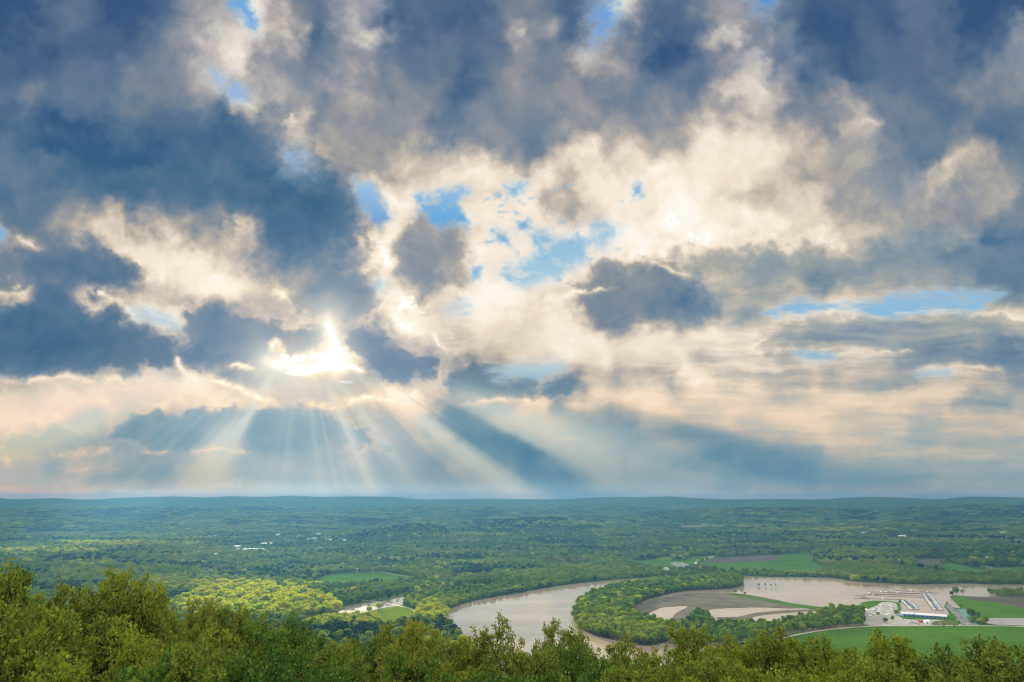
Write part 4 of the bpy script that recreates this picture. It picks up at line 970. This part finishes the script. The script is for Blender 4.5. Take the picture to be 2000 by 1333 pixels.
# ------------------------------------------------------------------ marina
WH = plain('white_paint', (.78, .78, .76), .45, .05); BLUEM = plain('blue_canvas', (.05, .12, .3), .7, .2); DKM = plain('dark_glass', (.03, .04, .05), .15, .2, 2, .6)
GREYM = plain('grey_metal', (.42, .44, .47), .5, .1); WOOD = plain('grey_wood', (.13, .105, .085), .9, .25, 1.5); ROOFW = plain('pale_metal_roof', (.66, .64, .62), .4, .08, .2)
BRICK = plain('brown_wall', (.2, .13, .09), .9, .2); REDM = plain('red_paint', (.45, .05, .03), .5, .15); TAN = plain('tan_canvas', (.5, .42, .3), .8, .12); SHING = plain('grey_shingle', (.2, .2, .21), .9, .2); SIDE = plain('pale_siding', (.62, .61, .58), .8, .06); BLUW = plain('blue_wall', (.1, .17, .33), .7, .15)
WPOLE = plain('pole_wood', (.11, .09, .075), .95, .2)
def frame_between(p0, p1):
    a = np.array(at(*p0)); b = np.array(at(*p1)); d = b-a; return a, math.atan2(d[1], d[0]), float(np.linalg.norm(d))
DOCKS = [((1684, 1163), (1790, 1160), 'farthest long dock row of the marina, right half'), ((1696, 1156.5), (1826, 1161), 'long dock row reaching farthest into the river'), ((1748, 1154), (1832, 1159), 'short dock row at the far edge of the marina'),
         ((1697, 1160), (1806, 1165), 'third long dock row from the river, with few boats'), ((1703, 1164), (1805, 1168), 'long dock row just behind the tree on the spit'), ((1668, 1169), (1768, 1172), 'nearest long dock row left of the spit tree'), ((1676, 1163.5), (1696, 1171), 'short slanted dock at the left end of the marina')]
for p0, p1, lb in DOCKS:
    a, rz, L_ = frame_between(p0, p1); mb = MB(); mb.box(0, L_, -1.1, 1.1, .25, .75, 0); n = int(L_/7.5)
    for j in range(n):
        x = (j+.5)*L_/n; sgn = 1 if j % 2 else -1
        mb.box(x-.45, x+.45, 1.1 if sgn > 0 else -8, 8 if sgn > 0 else -1.1, .27, .72, 0)
        if j % 2 == 0: mb.tube([(x, 1.5, -.5), (x, 1.5, 2.6)], .22, 6)
        if j % 3 == 0: mb.tube([(x, sgn*8.3, -.5), (x, sgn*8.3, 2.4)], .2, 6)
    tag(mb.build('dock', WOOD, None, loc=(a[0], a[1], .3), rz=rz), lb, 'dock')
def boat_mesh(cov):
    """small cabin cruiser: flared hull with pointed bow, deck, cabin, windscreen, canvas"""
    mb = MB(); st = [(-3.6, 1.15, .95), (-1.5, 1.3, 1.0), (1.0, 1.2, 1.1), (2.6, .75, 1.25), (3.7, .04, 1.4)]; V = []
    for x, hw, zt in st: V += [(x, -hw, zt), (x, -hw*.75, -.15), (x, hw*.75, -.15), (x, hw, zt)]
    F = []
    for i in range(4): b = i*4; F += [(b, b+1, b+5, b+4), (b+1, b+2, b+6, b+5), (b+2, b+3, b+7, b+6), (b+3, b, b+4, b+7)]
    F += [(0, 3, 2, 1)]; mb.add(V, F, 0)
    mb.box(-1.4, 1.5, -.9, .9, 1.0, 1.9, 0, .25); mb.box(-.2, .9, -.72, .72, 1.9, 2.35, 1, .2)
    if cov: mb.box(-3.5, -.6, -1.1, 1.1, 1.1, 2.3, 2, .35)
    else: mb.box(-3.5, -3.1, -.4, .4, .4, 1.6, 1)
    return mb
BOATS = [mesh('boat', m.V, m.F, [WH, DKM, c], m.M) for m, c in ((boat_mesh(True), BLUEM), (boat_mesh(False), BLUEM), (boat_mesh(True), TAN))]
# two finger piers with a boat at each berth
def pier(p0, p1, lb, name_l, grp, skip=()):
    a, rz, L_ = frame_between(p0, p1); mb = MB(); mb.box(0, L_, -1.6, 1.6, .25, .8, 0); n = int(L_/6.2); wd = 7.5
    for j in range(n+1):
        x = j*L_/n
        for s_ in (-1, 1): mb.box(x-.4, x+.4, s_*1.6 if s_ > 0 else -10, 10 if s_ > 0 else -1.6, .27, .75, 0); mb.tube([(x, s_*10.2, -.4), (x, s_*10.2, 2.8)], .2, 5)
    tag(mb.build('pier', WOOD, None, loc=(a[0], a[1], .3), rz=rz), lb, 'dock')
    ca, sa = math.cos(rz), math.sin(rz); q = 0
    for j in range(n):
        for s_ in (-1, 1):
            q += 1
            if random.random() < .16: continue
            x = (j+.5)*L_/n; y = s_*6
            o = obj('boat', BOATS[random.choice((0, 0, 1, 2, 1))], None, (a[0]+x*ca-y*sa, a[1]+x*sa+y*ca, .55), rz+(math.pi/2 if s_ > 0 else -math.pi/2), random.uniform(.95, 1.15))
            tag(o, name_l, 'boat', grp)
pier((1768, 1173.5), (1785, 1191), 'wide pier with moored boats right of the spit tree', 'small white cruiser moored on the left pier of the marina', 'boats on the left pier')
pier((1809, 1161.5), (1832, 1193), 'long pier with moored boats running to the marina roof', 'small white cruiser moored on the right pier of the marina', 'boats on the right pier')
for px, py, lb in ((1681, 1164.5, 'dark-covered boat at the end of the slanted dock'), (1707, 1163.5, 'boat alone at the left end of a long dock'), (1722, 1157, 'lone boat on the longest dock row, left one'), (1731, 1157.5, 'lone boat on the longest dock row, beside the left one'), (1752, 1158, 'two-tone boat in the middle of the long docks, left'), (1756, 1158.5, 'two-tone boat in the middle of the long docks, right'),
                   (1776, 1158.5, 'boat on the far dock rows, middle right'), (1783, 1156, 'boat moored on the farthest short dock, left one'), (1794, 1156.3, 'boat moored on the farthest short dock, right one'), (1814, 1157.6, 'boat at the right end of the farthest dock'), (1725, 1169.8, 'boat alone on the nearest dock row'), (1700, 1159.2, 'boat at the left end of the second dock row')):
    x, y = at(px, py); tag(obj('boat', BOATS[random.choice((0, 1))], None, (x, y+3, .55), random.uniform(1.2, 1.9), 1.1), lb, 'boat')
# the long covered-slip building
def building(nm, p0, p1, dep, hgt, wallm, roofm, lb, cat, rise=1.6, doors=0, wins=0, flat=False, z=.7, gl=DKM):
    a, rz, L_ = frame_between(p0, p1); e = empty(nm, (a[0], a[1], z), rz); tag(e, lb, cat)
    mb = MB(); mb.box(0, L_, 0, dep, 0, hgt, 0)
    if not flat:
        for x in (0, L_): mb.add([(x, 0, hgt), (x, dep, hgt), (x, dep/2, hgt+rise)], [(0, 1, 2) if x else (0, 2, 1)], 0)
    mb.build('wall', wallm, e)
    rb = MB()
    if flat: rb.box(-.3, L_+.3, -.3, dep+.3, hgt+.003, hgt+.5, 0)
    else: rb.gable(0, L_, 0, dep, hgt+.02, rise, 0, .6, .3)
    rb.build('roof', roofm, e)
    for j in range(doors):
        x = (j+.5)*L_/doors; db = MB(); db.box(x-1.3, x+1.3, -.09, -.003, .0, min(2.8, hgt*.8), 0); db.build('door', gl, e)
    for j in range(wins):
        x = (j+.5)*L_/wins; wb = MB(); wb.box(x-.8, x+.8, -.07, -.003, hgt*.45, hgt*.8, 0); wb.build('window', gl, e)
    return e
building('marina_building', (1763, 1205), (1788.5, 1205.5), 26, 4.6, BLUW, ROOFW, 'left half of the marina building, pale roof over blue wall', 'building', 3.0, 3, 2)
building('marina_building', (1789.5, 1206), (1850, 1210), 24, 4.2, BLUW, ROOFW, 'long right half of the marina building with pale metal roof', 'building', 2.8, 7, 6)
building('shed', (1808, 1219), (1816, 1219), 9, 4, WH, WH, 'white boat shed in front of the marina building', 'shed', 2.2, 1)
building('tent', (1796, 1217), (1803, 1217), 6, 2.6, REDM, REDM, 'small red-roofed booth left of the white shed', 'shed', 1.6, 1)
building('boathouse', (1581, 1125.3), (1600, 1125.6), 10, 3.2, WH, ROOFW, 'white boathouse on the far bank beside the lone dark tree', 'building', 1.6, 3)
building('houseboat', (1736, 1134.5), (1747, 1134.8), 5, 2.6, BLUW, GREYM, 'blue houseboat under the far bank trees', 'boat', .9, 0, 3, z=.4)
# yard: covered boats, cars
def car_mesh(c):
    mb = MB(); mb.box(-2.2, 2.2, -.88, .88, .35, .95, 0, .08); mb.box(-1.4, .9, -.8, .8, .95, 1.5, 1, .28); mb.box(-1.05, .6, -.5, .5, 1.5, 1.54, 0)
    for x in (-1.35, 1.35):
        for s_ in (-.9, .72): mb.tube([(x, s_, .34), (x, s_+.18, .34)], .34, 10, 2)
    return mesh('parked_car', mb.V, mb.F, [c, DKM, plain('tyre', (.02, .02, .02), .9)], mb.M)
CARS = {n: car_mesh(m) for n, m in (('white', WH), ('dark', plain('dark_paint', (.03, .035, .045), .35, .1)), ('silver', GREYM), ('red', REDM), ('blue', BLUEM))}
YARD = [(1693, 1193, 1), (1698, 1194, 2), (1704, 1193, 1), (1709, 1192, 0), (1701, 1199, 1), (1707, 1201, 1), (1712, 1200, 2), (1716, 1196, 1), (1720, 1194, 1), (1722, 1198, 1), (1726, 1186, 0), (1721, 1183, 1), (1725, 1190, 1), (1718, 1190, 0), (1739, 1184, 1), (1742, 1187, 1), (1743, 1191, 0), (1748, 1198, 1), (1754, 1199, 1), (1699, 1204, 1), (1705, 1206, 0), (1764, 1213, 1), (1769, 1214, 1), (1776, 1216, 0), (1812, 1213, 1), (1818, 1214, 1), (1722, 1186, 1), (1713, 1205, 2), (1731, 1203, 1), (1736, 1201, 1)]
for px, py, k in YARD:
    x, y = at(px, py); tag(obj('boat', BOATS[k], None, (x, y, 1.25), random.uniform(0, 6.28), random.uniform(1.0, 1.35)), 'white boat stored on land in the marina yard', 'boat', 'boats stored in the marina yard')
CARP = [(1771, 1219, 'white'), (1778, 1219, 'silver'), (1784, 1218, 'blue'), (1790, 1220, 'dark'), (1796, 1221, 'red'), (1822, 1217, 'white'), (1829, 1217, 'dark'), (1836, 1219, 'silver'), (1842, 1218, 'dark'), (1845, 1215, 'red')]
CN = {'white': 'white', 'dark': 'dark', 'silver': 'silver grey', 'red': 'red', 'blue': 'blue'}
for (px, py, c), where in zip(CARP, ('leftmost before the marina wall', 'beside the leftmost white one', 'left of the red booth', 'just left of the red booth', 'under the red booth', 'right of the white shed', 'second right of the white shed', 'on the dry grass strip', 'at the end of the dry grass strip', 'at the lot edge by the building corner')):
    x, y = at(px, py); tag(obj('parked_car', CARS[c], None, (x, y, .86), random.uniform(-.4, .4), 1.1), f'{CN[c]} car parked {where}', 'car')
for px, py, c, lb in ((1862, 1194, 'dark', 'dark car standing high on the boat ramp road'), (1866, 1199, 'red', 'red car on the boat ramp road'), (1877, 1207, 'dark', 'dark car halfway along the car park'), (1881, 1212, 'silver', 'silver car parked low in the car park'), (1870, 1213, 'white', 'white car at the left of the car park'), (1890, 1221, 'white', 'white car turning out onto the road'), (1876, 1222, 'white', 'white car by the small dark conifer'),
                      (1843, 1223.5, 'dark', 'dark car driving on the field road, leading'), (1864, 1223.6, 'dark', 'dark car driving on the field road, following'), (1888, 1199, 'white', 'white car beside the tennis court')):
    x, y = at(px, py); tag(obj('parked_car', CARS[c], None, (x, y, .9), random.uniform(-.3, .3)+(1.0 if py < 1215 else 0), 1.15), lb, 'car')
# utility poles
def pole(px, py, h, lb, z=.3, arms=True):
    x, y = at(px, py); e = empty('utility_pole', (x, y, z), random.uniform(-.5, .5)); tag(e, lb, 'pole')
    mb = MB(); mb.tube([(0, 0, -.6), (0, 0, h)], [.24, .15], 7); mb.build('pole', WPOLE, e)
    if arms: ab = MB(); ab.box(-1.5, 1.5, .16, .34, h-1.1, h-.85, 0); ab.build('crossarm', WPOLE, e)
for px, py, h, lb in ((1856, 1158, 17, 'left of three tall poles standing in the river'), (1860.5, 1158, 17, 'middle one of three tall poles in the river'), (1865, 1158, 16, 'right one of three tall poles in the river'),
                      (674, 1202, 12, 'wooden pole at the left corner of the flooded field'), (718, 1198, 17, 'tallest wooden pole in the flooded field'), (685, 1199, 8, 'short pole in the flooded field, left of the pair'), (683, 1201, 7, 'shortest pole in the flooded field, right of the pair'), (776, 1177, 11, 'wooden pole by the causeway'),
                      (1937, 1221, 9, 'left pole in the flood pool by the road'), (1956, 1220, 9, 'second pole in the flood pool by the road'), (1962, 1221, 8, 'third pole in the flood pool by the road')):
    pole(px, py, h, lb, .4)
# far buildings
def zat(px, py):
    """ground point seen at px, py on the rolling valley floor"""
    z = 0.0
    for _ in range(6):
        x, y = at(px, py, z); z = float(height(np.array([x]), np.array([y]))[0])
    return x, y, z
def far_building(px, py, wpx, dep, h, wallm, roofm, lb, cat='house', rise=2.5, flat=False, rz=0.0, nm='house', wins=3, lift=1.0):
    x, y, z = zat(px, py); L_ = wpx/FPX*y*1.03; e = empty(nm, (x-L_/2, y, z+lift), rz); tag(e, lb, cat)
    mb = MB(); mb.box(0, L_, 0, dep, -4, h, 0)
    if not flat:
        for xx in (0, L_): mb.add([(xx, 0, h), (xx, dep, h), (xx, dep/2, h+rise)], [(0, 1, 2) if xx else (0, 2, 1)], 0)
    mb.build('wall', wallm, e); rb = MB()
    if flat: rb.box(-.4, L_+.4, -.4, dep+.4, h+.003, h+.8, 0)
    else: rb.gable(0, L_, 0, dep, h+.02, rise, 0, .6, .35)
    rb.build('roof', roofm, e)
    if h > 3:
        for j in range(wins):
            xx = (j+.5)*L_/wins; wb = MB(); wb.box(xx-.09*L_/wins*2, xx+.09*L_/wins*2, -.1, -.003, h*.4, h*.7, 0); wb.build('window', DKM, e)
ROOFG = plain('silver_roof', (.5, .53, .57), .5, .08, .05)
far_building(420, 1083.5, 78, 90, 10, SIDE, ROOFG, 'long low white factory hall, left wing', 'factory', flat=True, nm='factory', wins=9, lift=4)
far_building(478, 1081, 50, 70, 13, SIDE, ROOFG, 'white factory hall right of the long left wing', 'factory', flat=True, nm='factory', wins=7, lift=4)
far_building(459, 1079, 10, 30, 24, SIDE, ROOFG, 'tall block in the middle of the white factory', 'factory', flat=True, nm='factory', wins=2, lift=4)
far_building(507, 1080, 26, 40, 11, SIDE, ROOFG, 'small factory hall at the right end of the factory', 'factory', 5, False, nm='factory', wins=4, lift=4)
far_building(404, 1088, 34, 40, 6, WH, ROOFG, 'low white shed in front of the factory', 'factory', flat=True, nm='factory', wins=4, lift=6)
far_building(372, 1067, 22, 60, 9, WH, ROOFG, 'white flat warehouse up left of the factory', 'warehouse', flat=True, nm='warehouse', wins=4, lift=7)
far_building(516, 1068.5, 20, 50, 10, WH, ROOFG, 'white warehouse up right of the factory', 'warehouse', flat=True, nm='warehouse', wins=4, lift=7)
far_building(358, 1067, 8, 30, 8, SIDE, ROOFG, 'little grey warehouse beside the white flat one', 'warehouse', flat=True, nm='warehouse', wins=2, lift=7)
HS = [(702, 1104, 7, 'white house among trees, left of the farmhouses'), (775, 1108, 8, 'blue-grey farmhouse beside the track'), (768, 1112, 5, 'small white barn by the farmhouse'), (783, 1111, 6, 'grey barn right of the farmhouse'), (779, 1117, 4, 'tiny white shed below the farmhouse'), (716, 1116, 6, 'low grey house above the farm field'), (727, 1117, 6, 'low tan house above the farm field'), (696, 1117, 5, 'small grey house at the left of the farm field'),
      (960, 1110, 5, 'pale house hidden in the woods left of the river'), (655, 1043, 12, 'pale house on the wooded rise below the dark hill'), (620, 1048, 10, 'pale house left on the wooded rise'), (612, 1058, 9, 'white house right of the warehouses, upper'), (604, 1056, 9, 'white house right of the warehouses, left one'), (641, 1061, 10, 'pale house right of the warehouses, lower'), (673, 1062, 8, 'white roofed house on the rise, rightmost'), (559, 1060, 8, 'grey house between warehouse and rise'), (543, 1050, 7, 'tiny pale house above the white warehouse'),
      (1692, 1046, 14, 'pale long house in the dark woods at right, left one'), (1785, 1040, 10, 'white house in the dark woods at right, upper one'), (1762, 1052, 12, 'pale house in the dark woods at right, lower one'), (1346, 1036, 12, 'pale buildings beside the far pale pond'), (1922, 1025, 7, 'tiny white house far off at right'), (1370, 1036, 8, 'small white house right of the far pale pond'), (62, 1059, 8, 'tiny pale house far off at left'), (420, 1023, 8, 'tiny white house beside the far meadow strip'), (460, 1021, 7, 'tiny white house behind the far meadow strip'), (1960, 1046, 9, 'grey house near the right edge woods')]
for i, (px, py, wpx, lb) in enumerate(HS):
    far_building(px, py, wpx, 11, 6.5 if py > 1090 else 9, (SIDE, WH, BLUW if i == 1 else SIDE)[i % 3] if i != 1 else BLUW, (SHING, ROOFG, GREYM)[i % 3], lb, 'house', 4, False, random.uniform(-.3, .3), 'house', 2, 1.5 if py > 1090 else 9)
# ------------------------------------------------------------------ the hazy air of the valley
mb = MB(); mb.box(-13400, 13400, -2000, 13300, -1.0, 318.0, 0)
t = NT('valley_haze'); pv = t.n('ShaderNodeVolumePrincipled'); pv.inputs['Color'].default_value = (.15, .44, .8, 1); pv.inputs['Density'].default_value = HAZE; pv.inputs['Anisotropy'].default_value = .38
hm = t.out(None, pv.outputs[0]); hm.cycles.volume_sampling = 'DISTANCE'; hm.cycles.homogeneous_volume = True
hz = mb.build('haze', hm); tag(hz, 'pale blue haze lying over the valley', None, None, 'stuff')
